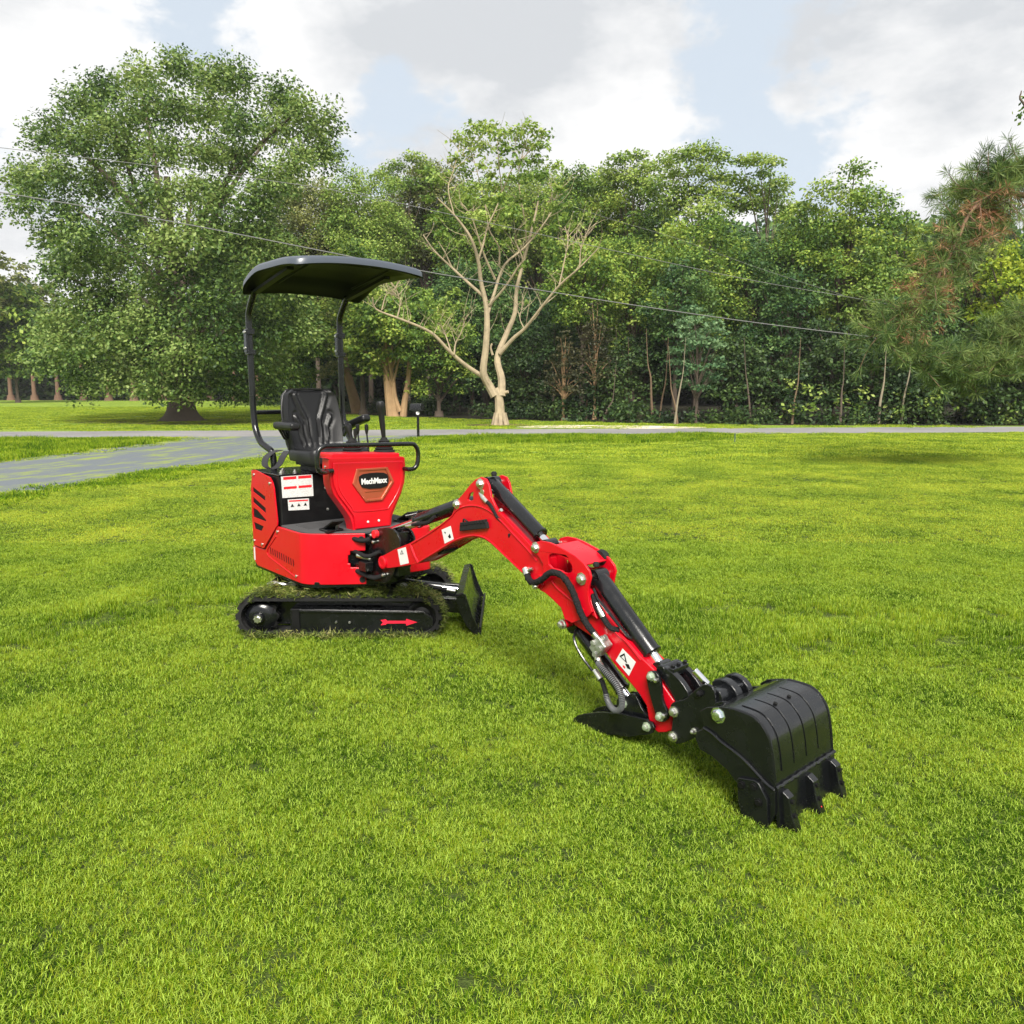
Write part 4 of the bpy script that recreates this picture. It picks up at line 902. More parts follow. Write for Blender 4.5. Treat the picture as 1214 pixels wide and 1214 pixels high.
bm = NB(); box(bm, (-.27, -.30, .08), (.27, .33, .235)); box(bm, (-.31, -.2, .10), (.31, .24, .17)); Pt('undercarriage_frame', bm, BLK, UM, .008)
bm = NB(); lathe(bm, (0, 0, .235), (0, 0, 1), [(0, .20), (.03, .20), (.032, .23), (.07, .23), (.072, .19), (.082, .19)], 40); Pt('swing_ring', bm, BLKM, UM)
for (u, r_) in ((-.42, .20), (-.30, .18), (-.03, .24)):
    bm = NB(); tube(bm, spl([(r_ - .05, u - .05, .245), (r_, u, .27), (r_ + .02, u + .06, .262), (r_ - .02, u + .12, .25)]), .010, 8)
    hb = Pt('hydraulic_fitting', bm, ZINC, UM)
    bm = NB(); hexbolt(bm, (r_, u - .005, .262), (1, 0, 0), .013, .03); fin('hex_nut', bm, ZINC, hb, UM)
bm = NB(); tube(bm, spl([(.1, -.35, .25), (.16, -.25, .29), (.2, -.1, .26), (.12, .02, .25)]), .012, 8); Pt('hydraulic_hose', bm, SLEEVE, UM)

# dozer blade
prof = [(.672, .245), (.680, .20), (.692, .15), (.710, .10), (.735, .05), (.775, .0), (.79, -.01), (.80, .0), (.765, .05), (.742, .10), (.728, .15), (.716, .20), (.704, .243), (.700, .250)]
bm = NB(); plate(bm, prof, -.385, .385); bl = Pt('dozer_blade', bm, BLK, UM, .003)
for r_ in (.385, -.391):
    bm = NB(); plate(bm, [(.660, .235), (.700, .254), (.716, .245), (.755, .12), (.808, .0), (.785, -.012), (.72, .06), (.675, .15)], r_, r_ + .007); fin('end_plate', bm, BLK, bl, UM, .002)
bm = NB(); plate(bm, [(.662, .238), (.703, .250), (.703, .256), (.662, .245)], -.384, .384); fin('top_flange', bm, BLK, bl, UM, .002)
bm = NB(); box(bm, (-.383, .790, -.012), (.383, .802, .055)); fin('cutting_edge', bm, BLKM, bl, UM, .002)
bm = NB()
box(bm, (-.383, -.010, -.018), (.383, .004, .018))
for v in bm.verts: v.co = Vector((v.co.x, .782 + v.co.y - v.co.z * .5, .05 + v.co.z))
bm.free()
for r_ in (.17, -.17):
    bm = NB(); plate(bm, [(.28, .20), (.42, .185), (.72, .165), (.72, .075), (.60, .085), (.28, .13)], r_ - .022, r_ + .022); Pt('blade_arm', bm, BLK, UM, .005)
bm = NB(); cyl(bm, (0, .30, .22), (0, .55, .19), .028, 20); cyl(bm, (0, .29, .221), (0, .27, .223), .034, 20)
bc = Pt('blade_cylinder', bm, BLK, UM, .003)
bm = NB(); cyl(bm, (0, .55, .19), (0, .715, .17), .013, 14); fin('piston_rod', bm, CHROME, bc, UM)
bm = NB(); tube(bm, spl([(.10, .25, .24), (.10, .34, .255), (.09, .46, .225), (.06, .58, .19)]), .011, 8); Pt('hydraulic_hose', bm, SLEEVE, UM)
bm = NB(); tube(bm, [(.06, .58, .19), (.05, .63, .178)], .012, 10); Pt('hose_fitting', bm, ZINC, UM)
bm = NB(); hexbolt(bm, (.12, .33, .225), (1, 0, 0), .02, .03); Pt('pivot_bolt', bm, ZINC, UM)

# ---------------------------------------------------------------- upper body
RC = .43; RL = -.31
bm = NB(); plate(bm, [(RL + .01, -.46), (RC - .01, -.46), (RC - .01, .20), (.38, .28), (.16, .42), (-.06, .42), (-.26, .40), (RL + .01, .25)], .300, .335, 'z'); Pt('floor_frame', bm, BLK, HM, .004)
bm = NB(); plate(bm, [(RL + .03, -.44), (RC - .02, -.44), (RC - .02, .18), (.36, .27), (.12, .40), (-.10, .40), (-.24, .38), (RL + .03, .22)], .33, .600, 'z'); Pt('body_core', bm, BLKM, HM, .004)
# seat box: black housing under the seat
bm = NB(); plate(bm, smooth2([(RL + .01, -.455), (RC - .017, -.455), (RC - .017, -.062), (RL + .01, -.062)], 0), .600, .898, 'z'); sbx = Pt('seat_box', bm, BLKM, HM, .010, seg=3)
bm = NB(); plate(bm, [(RL + .005, -.46), (RC - .010, -.46), (RC - .010, -.057), (RL + .005, -.057)], .898, .908, 'z'); fin('box_lid', bm, BLK, sbx, HM, .004)
def label(bmfun=None): pass
def sheet(name, pts, ax, c0, c1, m, M, parent, bev=.0): 
    b = NB(); plate(b, pts, c0, c1, ax); return fin(name, b, m, parent, M, bev)
sticker = mat('warning_label_print', (.78, .78, .77), .45)
tt = sticker.node_tree; bb = tt.nodes['Principled BSDF']
tcn = tt.nodes.new('ShaderNodeTexCoord'); spn = tt.nodes.new('ShaderNodeSeparateXYZ'); tt.links.new(tcn.outputs['Object'], spn.inputs[0])
mm = tt.nodes.new('ShaderNodeMath'); mm.operation = 'MULTIPLY'; mm.inputs[1].default_value = 150; tt.links.new(spn.outputs[2], mm.inputs[0])
fr = tt.nodes.new('ShaderNodeMath'); fr.operation = 'FRACT'; tt.links.new(mm.outputs[0], fr.inputs[0])
gt = tt.nodes.new('ShaderNodeMath'); gt.operation = 'GREATER_THAN'; gt.inputs[1].default_value = .6; tt.links.new(fr.outputs[0], gt.inputs[0])
nn_ = tt.nodes.new('ShaderNodeTexNoise'); nn_.inputs['Scale'].default_value = 170; tt.links.new(tcn.outputs['Object'], nn_.inputs['Vector'])
g2 = tt.nodes.new('ShaderNodeMath'); g2.operation = 'GREATER_THAN'; g2.inputs[1].default_value = .5; tt.links.new(nn_.outputs[0], g2.inputs[0])
m2 = tt.nodes.new('ShaderNodeMath'); m2.operation = 'MULTIPLY'; tt.links.new(gt.outputs[0], m2.inputs[0]); tt.links.new(g2.outputs[0], m2.inputs[1])
mxx = tt.nodes.new('ShaderNodeMix'); mxx.data_type = 'RGBA'; mxx.inputs[6].default_value = (.58, .58, .575, 1); mxx.inputs[7].default_value = (.34, .34, .34, 1)
tt.links.new(m2.outputs[0], mxx.inputs[0]); tt.links.new(mxx.outputs[2], bb.inputs['Base Color'])
U0 = -.062
lab = sheet('warning_label', [(.208, .768), (.402, .772), (.405, .900), (.210, .896)], 'u', U0, U0 + .0015, sticker, HM, sbx)
for z0, z1 in ((.877, .893), (.822, .836)):
    for a, b in ((.218, .300), (.312, .392)): sheet('red_heading', [(a, z0), (b, z0), (b, z1), (a, z1)], 'u', U0 + .0012, U0 + .0025, REDP, HM, sbx)
sheet('warning_label', [(.238, .690), (.368, .696), (.370, .760), (.238, .756)], 'u', U0, U0 + .0015, sticker, HM, sbx)
sheet('red_heading', [(.245, .742), (.362, .747), (.362, .755), (.245, .750)], 'u', U0 + .0012, U0 + .0025, REDP, HM, sbx)
for x in (.262, .303, .344): sheet('pictogram', [(x - .011, .715), (x + .011, .715), (x, .734)], 'u', U0 + .0012, U0 + .002, INK, HM, sbx)
for x, z in ((.13, .81), (.12, .68), (.40, .60)):
    bm = NB(); lathe(bm, (x, U0, z), (x, 1, z), [(0, .008), (.005, .0075), (.007, .004)], 12); fin('bolt', bm, ZINC, sbx, HM)

# side cover (lower) : flat part, rounded corner and front face as one bent sheet
path = [(RC, -.465), (RC, .16), (RC - .004, .205), (RC - .022, .245), (RC - .055, .280), (.30, .345), (.156, .445)]
pp = spl([Vector((a, b, 0)) for a, b in path[1:6]], 5); pp = [Vector((RC, -.465, 0))] + [Vector((RC, -.465 + i * .0625, 0)) for i in range(1, 10)] + pp
# front face stations: hinge cut-outs near the front edge
e0, e1 = Vector(path[5] + (0,)), Vector(path[6] + (0,))
st = [e0.lerp(e1, t) for t in (.15, .3, .45, .52, .62, .80, 1.0)]
cols = pp + st
bm = NB(); zt, zb_ = .606, .318
def cz(i, top):
    c_ = cols[i]; u = c_.y
    if u < -.1:   # rear strip under the louvred cover: slanted top edge
        t = max(0, min(1, (-.08 - u) / .2)); ztop = .606 - .17 * t if u > -.295 else .436
        zbot = .318 if u > -.41 else .318 + (-.41 - u) * .6
    else: ztop, zbot = zt, zb_
    return ztop if top else zbot
NC = len(cols); fine = [i for i in range(NC)]
ZL = [0, .2, .34, .42, .58, .66, .8, 1.0]
grid = [[bm.verts.new((cols[i].x, cols[i].y, cz(i, 0) + (cz(i, 1) - cz(i, 0)) * t)) for t in ZL] for i in range(NC)]
s0 = len(pp)
for i in range(NC - 1):
    for j in range(len(ZL) - 1):
        k = i - s0    # interval starting at station k
        zc0 = ZL[j]
        if k >= 2 and 3 <= j <= 3: continue                 # deep notch
        if k >= 3 and 2 <= j <= 4: continue
        if k >= 4 and 2 <= j <= 5 - 1: continue
        bm.faces.new((grid[i][j], grid[i + 1][j], grid[i + 1][j + 1], grid[i][j + 1]))
bmesh.ops.delete(bm, geom=[v for v in bm.verts if not v.link_faces], context='VERTS')
sc = Pt('side_cover', bm, RED, HM, 0, nrm=True, ang=50)
sol = sc.modifiers.new('solid', 'SOLIDIFY'); sol.thickness = .014; sol.offset = -1
bv = sc.modifiers.new('bevel', 'BEVEL'); bv.width = .005; bv.segments = 2; bv.limit_method = 'ANGLE'; bv.angle_limit = R(50); bv.harden_normals = True
# raised border pressed into the flat of the side cover
bm = NB(); tube(bm, [(RC + .001, u, z) for u, z in ((-.105, .545), (-.235, .45), (-.25, .425), (-.22, .405), (.13, .345))], .0035, 8); fin('pressed_edge', bm, RED, sc, HM)
for i in range(11):
    u = -.190 + i * .0305; z = .447 - i * .0022
    bm = NB(); plate(bm, [(u - .006, z - .022), (u + .003, z - .022), (u + .003 - .004, z + .018), (u - .006 - .004, z + .018)], RC + .0002, RC + .0012); fin('vent_slot', bm, INK, sc, HM)  # black plates on the surface paint the dark of open slots
def rbolt(u, z, par, r=.009):
    bm = NB(); lathe(bm, (RC, u, z), (1, u, z), [(0, r), (.004, r), (.007, r * .7)], 14); fin('bolt', bm, ZINC if r > .008 else RED, par, HM)
rbolt(-.085, .575, sc); rbolt(.145, .352, sc)
d_ = (e1 - e0).normalized(); nf = Vector((-d_.y, d_.x, 0)) * -1
if nf.y < 0: nf = -nf
for z in (.345, .575):
    c_ = e0.lerp(e1, .88) + Vector((0, 0, z)); bm = NB(); lathe(bm, c_, c_ + nf, [(0, .017), (.004, .016), (.0045, .010), (.002, .009)], 18); fin('rubber_plug', bm, RUB, sc, HM)
# louvred rear cover
lo = [[(-.405, .808), (-.229, .768), (-.223, .738), (-.408, .779)], [(-.410, .748), (-.228, .698), (-.226, .664), (-.412, .713)],
      [(-.416, .680), (-.350, .672), (-.227, .626), (-.235, .616), (-.418, .622)], [(-.420, .592), (-.268, .583), (-.305, .548), (-.405, .550)]]
rc_out = [(-.395, .912), (-.36, .914), (-.15, .886), (-.118, .862), (-.099, .826), (-.072, .64), (-.078, .612), (-.285, .446), (-.434, .446), (-.440, .638), (-.435, .80)]
bm = NB(); plate(bm, rc_out, RC - .002, RC + .006, 'r', lo); rcv = Pt('louvred_rear_cover', bm, RED, HM, 0)
for h in lo:
    bm = NB(); plate(bm, h, RC - .001, RC + .0015); fin('louvre_backing', bm, INK, rcv, HM)  # flat black plate filling each louvre hole
for u, z in ((-.375, .885), (-.15, .852), (-.30, .468), (-.42, .475)): 
    bm = NB(); lathe(bm, (RC + .006, u, z), (1, u, z), [(0, .009), (.004, .009), (.007, .006)], 14); fin('bolt', bm, ZINC, rcv, HM)
# rear: rounded tail panel
tail = [(RC - .004, -.44)] + [(RC - .004 - .10 * (1 - math.cos(a)), -.44 - .10 * math.sin(a)) for a in [R(15 * k) for k in range(1, 7)]] + \
       [(RL + .104 + .0, -.54)] + [(RL + .104 - .10 * math.sin(a), -.54 + .10 * (1 - math.cos(a))) for a in [R(15 * k) for k in range(1, 7)]] + [(RL + .01, -.40), (RC - .03, -.40)]
tail = [(a, -.44 + (b + .44) * .28) for a, b in tail]
bm = NB(); plate(bm, tail, .45, .905, 'z'); Pt('tail_panel', bm, RED, HM, .006)
tail2 = [(a, b - .006) for a, b in tail]
bm = NB(); plate(bm, tail2, .335, .446, 'z'); tb = Pt('tail_bumper', bm, BLK, HM, .006)
bm = NB(); plate(bm, [(-.447, .35), (-.43, .35), (-.43, .43), (-.447, .43)], RC + .0005, RC + .002); fin('white_sticker', bm, WHT, sc, HM)
# left side cover and fender
bm = NB(); plate(bm, [(RL - .004, -.46), (RL + .02, -.46), (RL + .02, .24), (RL - .004, .24)], .335, .60, 'z'); Pt('left_cover', bm, RED, HM, .004)
lf = smooth2([(-.06, .455), (-.06, .40), (-.10, .30), (RL, .20), (RL - .006, .30), (-.285, .43), (-.26, .462), (-.2, .468)], 1)
bm = NB(); plate(bm, lf, .345, .604, 'z'); Pt('front_fender', bm, RED, HM, .006)
# deck and its rubber mat
bm = NB(); plate(bm, [(RC - .012, -.06), (RC - .012, .17), (RC - .03, .235), (.36, .275), (.28, .34), (.14, .425), (-.10, .43), (-.27, .43), (RL + .01, .22), (RL + .01, -.06)], .598, .615, 'z'); dk = Pt('floor_deck', bm, DUST, HM, .004)
for i in range(6):
    bm = NB(); box(bm, (.20 - .0, .01 + i * .03, .615), (.36, .016 + i * .03, .618)); fin('tread_rib', bm, DUST, dk, HM)

# swing bracket and hinge at the front
bm = NB(); box(bm, (-.075, .385, .33), (.13, .44, .60)); Pt('front_mast', bm, BLK, HM, .008)
for z0, z1 in ((.345, .385), (.50, .545)):
    bm = NB(); plate(bm, smooth2([(-.07, .42), (.14, .42), (.12, .50), (.07, .56), (.0, .56), (-.05, .50)], 1), z0, z1, 'z'); Pt('hinge_lug', bm, BLK, HM, .006)
bm = NB(); cyl(bm, (0, -.045, .33), (0, -.045, .60), .042, 24); box(bm, (-.045, -.03, .335), (.045, .07, .43))
box(bm, (-.04, -.03, .50), (.04, .10, .62)); Pt('swing_post', bm, BLK, BMX, .008)
SWB = smooth2([(-.07, .34), (.10, .345), (.17, .41), (.215, .50), (.245, .60), (.20, .655), (.115, .662), (.06, .645), (.0, .630), (-.05, .615), (-.075, .57), (-.03, .50)], 1)
for s in (-.052, .040):
    bm = NB(); plate(bm, SWB, s, s + .012); Pt('swing_bracket_plate', bm, BLK, BMX, .003)
bm = NB(); box(bm, (-.04, .15, .40), (.04, .20, .64)); Pt('bracket_web', bm, BLK, BMX, .004)
bm = NB(); cyl(bm, (.09, -.02, .44), (.11, -.16, .43), .020, 16); box(bm, (.08, -.05, .41), (.13, .02, .46)); sw = Pt('swing_cylinder', bm, BLK, BMX, .003)
bm = NB(); cyl(bm, (.085, .01, .475), (.125, -.07, .49), .014, 12); fin('hose_fitting', bm, ZINC, sw, BMX)
bm = NB(); tube(bm, spl([(.07, -.02, .58), (.10, -.05, .57), (.12, -.08, .575), (.125, -.14, .58)]), .013, 10); Pt('hydraulic_hose', bm, SLEEVE, BMX)
bm = NB(); tube(bm, spl([(.06, .06, .52), (.10, .0, .49), (.12, -.06, .50), (.12, -.14, .51)]), .012, 10); Pt('hydraulic_hose', bm, SLEEVE, BMX)
bm = NB(); tube(bm, spl([(.04, .10, .40), (.08, .02, .37), (.11, -.06, .39), (.11, -.16, .40)]), .014, 10); Pt('hydraulic_hose', bm, SLEEVE, BMX)
for u, z in ((-.02, .60), (.0, .565), (.09, .395)):
    bm = NB(); lathe(bm, (.053, u, z), (1, u, z), [(0, .010), (.016, .010), (.02, .006)], 12); Pt('grease_fitting', bm, ZINC, BMX)
for sx in (.28, -.20):
    # foot pedals
    bm = NB(); box(bm, (sx - .05, .24, .616), (sx + .05, .34, .628)); pd = Pt('foot_pedal', bm, BLK, HM, .003)
    T = HM @ Matrix.Translation((sx, .32, .655)) @ Matrix.Rotation(R(25), 4, 'X')
    bm = NB(); obox(bm, Matrix.Identity(4), (.075, .13, .010)); fin('pedal_pad', bm, RUB, pd, T, .004)
    bm = NB(); cyl(bm, (sx - .03, .30, .628), (sx - .03, .31, .652), .010, 12); fin('hinge', bm, ZINC, pd, HM)
bm = NB(); cyl(bm, (-.16, .36, .66), (-.30, .42, .685), .011, 12); Pt('pedal_bar', bm, BLK, HM)
bm = NB(); plate(bm, [(-.22, .40), (-.30, .44), (-.34, .50), (-.30, .47), (-.20, .43)], .684, .697, 'z'); Pt('step_pedal', bm, BLK, HM, .002)

# front console
co = [(.312, 1.018), (.314, .975), (.310, .880), (.290, .823), (.240, .752), (.198, .690), (.184, .650), (.178, .612), (-.066, .606), (-.074, .665), (-.100, .720), (-.140, .795), (-.164, .860), (-.172, .93), (-.170, 1.0), (-.158, 1.008), (.335, 1.028)]
bm = NB(); plate(bm, co, .275, .355, 'u'); cn = Pt('front_console', bm, REDM, HM, .012, seg=3)
mid = lambda f, dx=0: [(.088 + (a - .088) * f + dx, .82 + (b - .82) * f) for a, b in co]
bm = NB(); plate(bm, [(.292, 1.0), (.296, .93), (.292, .872), (.27, .82), (.222, .755), (.180, .695), (.168, .62), (-.052, .616), (-.06, .68), (-.09, .735), (-.128, .80), (-.148, .862), (-.155, .93), (-.152, .985)], .355, .368, 'u')
fin('face_panel', bm, REDM, cn, HM, .008, seg=3)
bm = NB(); plate(bm, [(.288, 1.02), (-.142, 1.003), (-.142, 1.030), (.288, 1.048)], .20, .345, 'u'); fin('console_cap', bm, REDM, cn, HM, .008, seg=3)
ridge = [(.265, .985), (.268, .90), (.255, .84), (.19, .745), (.165, .722), (-.02, .716), (-.055, .735), (-.11, .81), (-.132, .87), (-.135, .965)]
bm = NB(); tube(bm, spl([(a, .3675, b) for a, b in ridge], 5), .0045, 8); fin('pressed_edge', bm, REDM, cn, HM)
hx = [(.158, .957), (-.040, .955), (-.080, .870), (-.002, .768), (.108, .768), (.186, .876)]
hx = [(a + .0, b + .002) for a, b in hx]
inn = [(.053 + (a - .053) * .86, .868 + (b - .868) * .86) for a, b in hx]
bm = NB(); plate(bm, hx, .367, .378, 'u', [inn]); bd = Pt('badge_frame', bm, COPPER, HM, .003)
bm = NB(); plate(bm, inn, .367, .3715, 'u'); fin('badge_field', bm, COPPER, bd, HM)
pq = smooth2([(.142, .925), (.052, .932), (-.034, .925), (-.048, .885), (-.030, .838), (.120, .842), (.146, .886)], 1)
bm = NB(); plate(bm, pq, .371, .378, 'u'); fin('badge_plaque', bm, INK, bd, HM, .001)
TM = HM @ Matrix(((-1, 0, 0, .052), (0, 0, 1, .3795), (0, 1, 0, .884), (0, 0, 0, 1)))
text_mesh('badge_lettering', 'MechMaxx', .044, .001, WHT, bd, TM, sx=.84, bold=.0016)
bm = NB(); box(bm, (-.012, .371, .826), (.108, .376, .832)); fin('badge_bar', bm, COPPER, bd, HM)
for a in (.022, .092):
    bm = NB(); lathe(bm, (a, .366, .655), (a, 2, .655), [(0, .007), (.006, .0065), (.008, .003)], 12); fin('bolt', bm, WHT, cn, HM)
bm = NB(); lathe(bm, (.313, .31, .975), (2, .31, .975), [(0, .008), (.004, .008), (.006, .004)], 12); fin('bolt', bm, ZINC, cn, HM)

# hand rail
rail = [(.348, .34, .958), (.348, .40, .955), (.405, .447, .962), (.428, .455, .985), (.430, .455, 1.03), (.424, .455, 1.072), (.395, .455, 1.096), (.34, .455, 1.100), (.10, .455, 1.094), (-.13, .455, 1.088), (-.172, .455, 1.080), (-.192, .455, 1.05), (-.195, .455, 1.01), (-.185, .455, .965), (-.165, .448, .945), (-.15, .41, .94), (-.165, .30, .94)]
bm = NB(); tube(bm, spl(rail, 5), .0125, 12); Pt('hand_rail', bm, BLK, HM)
bm = NB(); tube(bm, [(.30, .366, .957), (.352, .38, .957)], .014, 10); Pt('rail_mount', bm, BLK, HM)

# controls
def joystick(r_, u_, z_, top, lean, big):
    bm = NB(); lathe(bm, (r_, u_, z_), (r_ + lean[0] * .3, u_ + lean[1] * .3, z_ + 1), [(0, .062), (.012, .060), (.016, .050), (.024, .056), (.030, .044), (.038, .050), (.044, .038), (.052, .043), (.058, .030), (.066, .034), (.072, .022), (.085, .017)], 24)
    j = Pt('joystick', bm, RUB, HM)
    a = Vector((r_, u_, z_ + .07)); b = Vector((r_ + lean[0], u_ + lean[1], top))
    bm = NB(); d = b - a
    if big: tube(bm, [a, a + d * .3, a + d * .55, a + d * .7, a + d * .82, a + d * .92, a + d * .98, b], [.011, .015, .017, .018, .023, .025, .020, .008], 14)
    else: tube(bm, [a, a + d * .4, a + d * .6, a + d * .85, b], [.010, .012, .02, .022, .010], 14)
    fin('grip', bm, VINYL, j, HM)
joystick(-.105, .235, 1.03, 1.325, (.02, .0), True)
joystick(.075, .18, 1.03, 1.20, (.01, -.03), False)
for r_, u_, t_ in ((.062, .20, 1.172), (.040, .19, 1.195), (-.012, .20, 1.193)):
    bm = NB(); tube(bm, [(r_, u_ + .02, 1.02), (r_, u_, t_ - .05)], .005, 8); lv = Pt('control_lever', bm, BLK, HM)
    bm = NB(); tube(bm, [(r_, u_, t_ - .055), (r_, u_, t_ - .03), (r_, u_, t_ - .005), (r_, u_, t_)], [.007, .011, .011, .006], 10); fin('knob', bm, VINYL, lv, HM)

# seat
SC = .062
def seat_back():
    bm = NB(); nx, nz = 44, 48; G = []
    lines = [[(.62, .93), (.24, .52), (.20, .12)], [(.60, .55), (.46, .40), (.42, .12)]]
    def seg(px, pz, a, b):
        ax, az = a; bx, bz = b; t = max(0, min(1, ((px - ax) * (bx - ax) + (pz - az) * (bz - az)) / ((bx - ax) ** 2 + (bz - az) ** 2)))
        return math.hypot(px - ax - t * (bx - ax), (pz - az - t * (bz - az)) * 1.1)
    for j in range(nz + 1):
        v = j / nz; row = []
        hw = .176 + .022 * math.sin(v * 3.0) - .012 * v
        if v > .88: hw -= .05 * ((v - .88) / .12) ** 2.2
        for i in range(nx + 1):
            w = i / nx * 2 - 1
            depth = .045 * abs(w) ** 3.2                 # side wings come forward
            if abs(w) > .93: depth -= .05 * (abs(w) - .93) / .07
            if v > .93: depth -= .04 * ((v - .93) / .07) ** 2
            dm = min(seg(abs(w), v, l[k], l[k + 1]) for l in lines for k in range(2))
            depth += .011 * math.exp(-(dm / .045) ** 2) - .008 * math.exp(-((dm - .09) / .03) ** 2)
            if v < .12: depth += .02 * (1 - v / .12)
            zz = 1.015 + v * .378; lean = -.15 * v
            row.append(bm.verts.new((SC + w * hw, -.285 + lean * .55 + depth, zz)))
        G.append(row)
    for j in range(nz):
        for i in range(nx): bm.faces.new((G[j][i], G[j][i + 1], G[j + 1][i + 1], G[j + 1][i]))
    edge = [G[0][i] for i in range(nx + 1)] + [G[j][nx] for j in range(1, nz + 1)] + [G[nz][i] for i in range(nx - 1, -1, -1)] + [G[j][0] for j in range(nz - 1, 0, -1)]
    back = [bm.verts.new((SC + (v.co.x - SC) * .94, v.co.y - .055, v.co.z - .004)) for v in edge]
    n = len(edge)
    for k in range(n): bm.faces.new((edge[k], edge[(k + 1) % n], back[(k + 1) % n], back[k]))
    bm.faces.new(back); return bm
o = fin('seat', seat_back(), VINYL, ex, HM, 0, ang=60); st_ = o
bm = NB(); pth = [(SC + sx * .178, -.30 - .08 * v, 1.02 + v * .37) for sx, v in ((-1, .02), (-1.04, .3), (-1.08, .6), (-.99, .85), (-.86, .955), (-.72, .995), (0, 1.005), (.72, .995), (.86, .955), (.99, .85), (1.08, .6), (1.04, .3), (1, .02))]
tube(bm, spl(pth, 4), .007, 8); fin('piping', bm, VINYL, st_, HM)
bm = NB(); nx, ny = 30, 24; G = []
for j in range(ny + 1):
    v = j / ny; row = []
    for i in range(nx + 1):
        w = i / nx * 2 - 1; hw = .185 + .012 * math.sin(v * 2.6)
        if v > .86: hw -= .06 * ((v - .86) / .14) ** 2
        z = 1.028 + .022 * abs(w) ** 3 - .02 * math.exp(-((v - .35) / .25) ** 2) * (1 - w * w) + .012 * v
        if abs(w) > .9: z -= .035 * (abs(w) - .9) / .1
        if v > .88: z -= .045 * ((v - .88) / .12) ** 2
        z += .004 * math.cos(w * 12) * (1 - v)
        row.append(bm.verts.new((SC + w * hw, -.30 + v * .36, z)))
    G.append(row)
for j in range(ny):
    for i in range(nx): bm.faces.new((G[j][i], G[j][i + 1], G[j + 1][i + 1], G[j + 1][i]))
edge = [G[0][i] for i in range(nx + 1)] + [G[j][nx] for j in range(1, ny + 1)] + [G[ny][i] for i in range(nx - 1, -1, -1)] + [G[j][0] for j in range(ny - 1, 0, -1)]
back = [bm.verts.new((SC + (v.co.x - SC) * .95, v.co.y, .965)) for v in edge]; n = len(edge)
for k in range(n): bm.faces.new((edge[k], edge[(k + 1) % n], back[(k + 1) % n], back[k]))
bm.faces.new(back); fin('seat_cushion', bm, VINYL, st_, HM, 0, ang=60)
bm = NB(); box(bm, (SC - .15, -.28, .94), (SC + .15, .03, .968)); box(bm, (SC - .13, -.26, .906), (SC + .13, -.02, .942)); fin('seat_suspension', bm, BLKM, st_, HM, .006)
for sx, tilt, z_ in ((.235, 0, 1.178), (-.235, 14, 1.190)):
    T = HM @ Matrix.Translation((SC + sx, -.20, z_)) @ Matrix.Rotation(R(tilt), 4, 'X')
    bm = NB(); obox(bm, Matrix.Translation((0, 0, 0)), (.062, .26, .045)); ar = fin('armrest', bm, VINYL, st_, T, .018, seg=4)
    bm = NB(); cyl(bm, (SC + sx * .80, -.31, 1.10), (SC + sx * 1.0, -.30, z_), .018, 14); fin('armrest_pivot', bm, BLK, st_, HM)
bm = NB(); rib(bm, spl([(.30, -.30, 1.03), (.345, -.30, 1.02), (.385, -.31, .985), (.395, -.30, .94), (.37, -.26, .925), (.345, -.22, .95), (.325, -.20, 1.0), (.30, -.20, 1.03)], 5), .045, .004, (-.45, .9, .0)); Pt('seat_belt', bm, STRAPM, HM)
for r_, u_ in ((.33, -.20), (.36, -.14), (.30, -.10), (.385, -.10)):
    bm = NB(); lathe(bm, (r_, u_, .907), (r_, u_, 2), [(0, .013), (.008, .013), (.012, .008), (.022, .007)], 12); Pt('bolt', bm, ZINC, HM)

# canopy posts, cross bar, roof
for r_, off in ((.35, 0), (-.262, 0)):
    p_ = [(r_, -.44, 1.975), (r_, -.475, 1.935), (r_, -.535, 1.865), (r_, -.552, 1.80), (r_, -.550, 1.60), (r_, -.550, 1.32), (r_, -.545, 1.22), (r_, -.52, 1.14), (r_, -.46, 1.075), (r_ * .98 + .0, -.39, 1.045), (r_ * .96, -.335, 1.02), (r_ * .95, -.32, .96), (r_ * .95, -.32, .90)]
    bm = NB(); tube(bm, spl(p_, 5), .0195, 14); po = Pt('canopy_post', bm, BLK, HM)
    bm = NB(); box(bm, (r_ - .024, -.578, 1.72), (r_ + .024, -.524, 1.755)); box(bm, (r_ - .024, -.578, 1.60), (r_ + .024, -.524, 1.63)); box(bm, (r_ + .012, -.572, 1.61), (r_ + .030, -.530, 1.75)); fin('post_joint', bm, BLK, po, HM, .004)
    for z in (1.64, 1.735):
        bm = NB(); hexbolt(bm, (r_ + .03, -.55, z), (1, 0, 0), .007, .010); fin('bolt', bm, ZINC, po, HM)
bm = NB(); tube(bm, [(.35, -.552, 1.25), (-.262, -.552, 1.25)], .0145, 12); Pt('cross_bar', bm, BLK, HM)
def roof_z(ru, uu):   # top surface: pr, pu in [0,1]
    top = 2.122 - .030 * (abs(ru) ** 2.2)
    t = (uu + .52) / .77
    rear = .112 * max(0, (0.44 - t) / .44) ** 1.8
    return top - rear - .012 * max(0, (t - .75) / .25) ** 2
bm = NB(); nx, ny = 32, 30
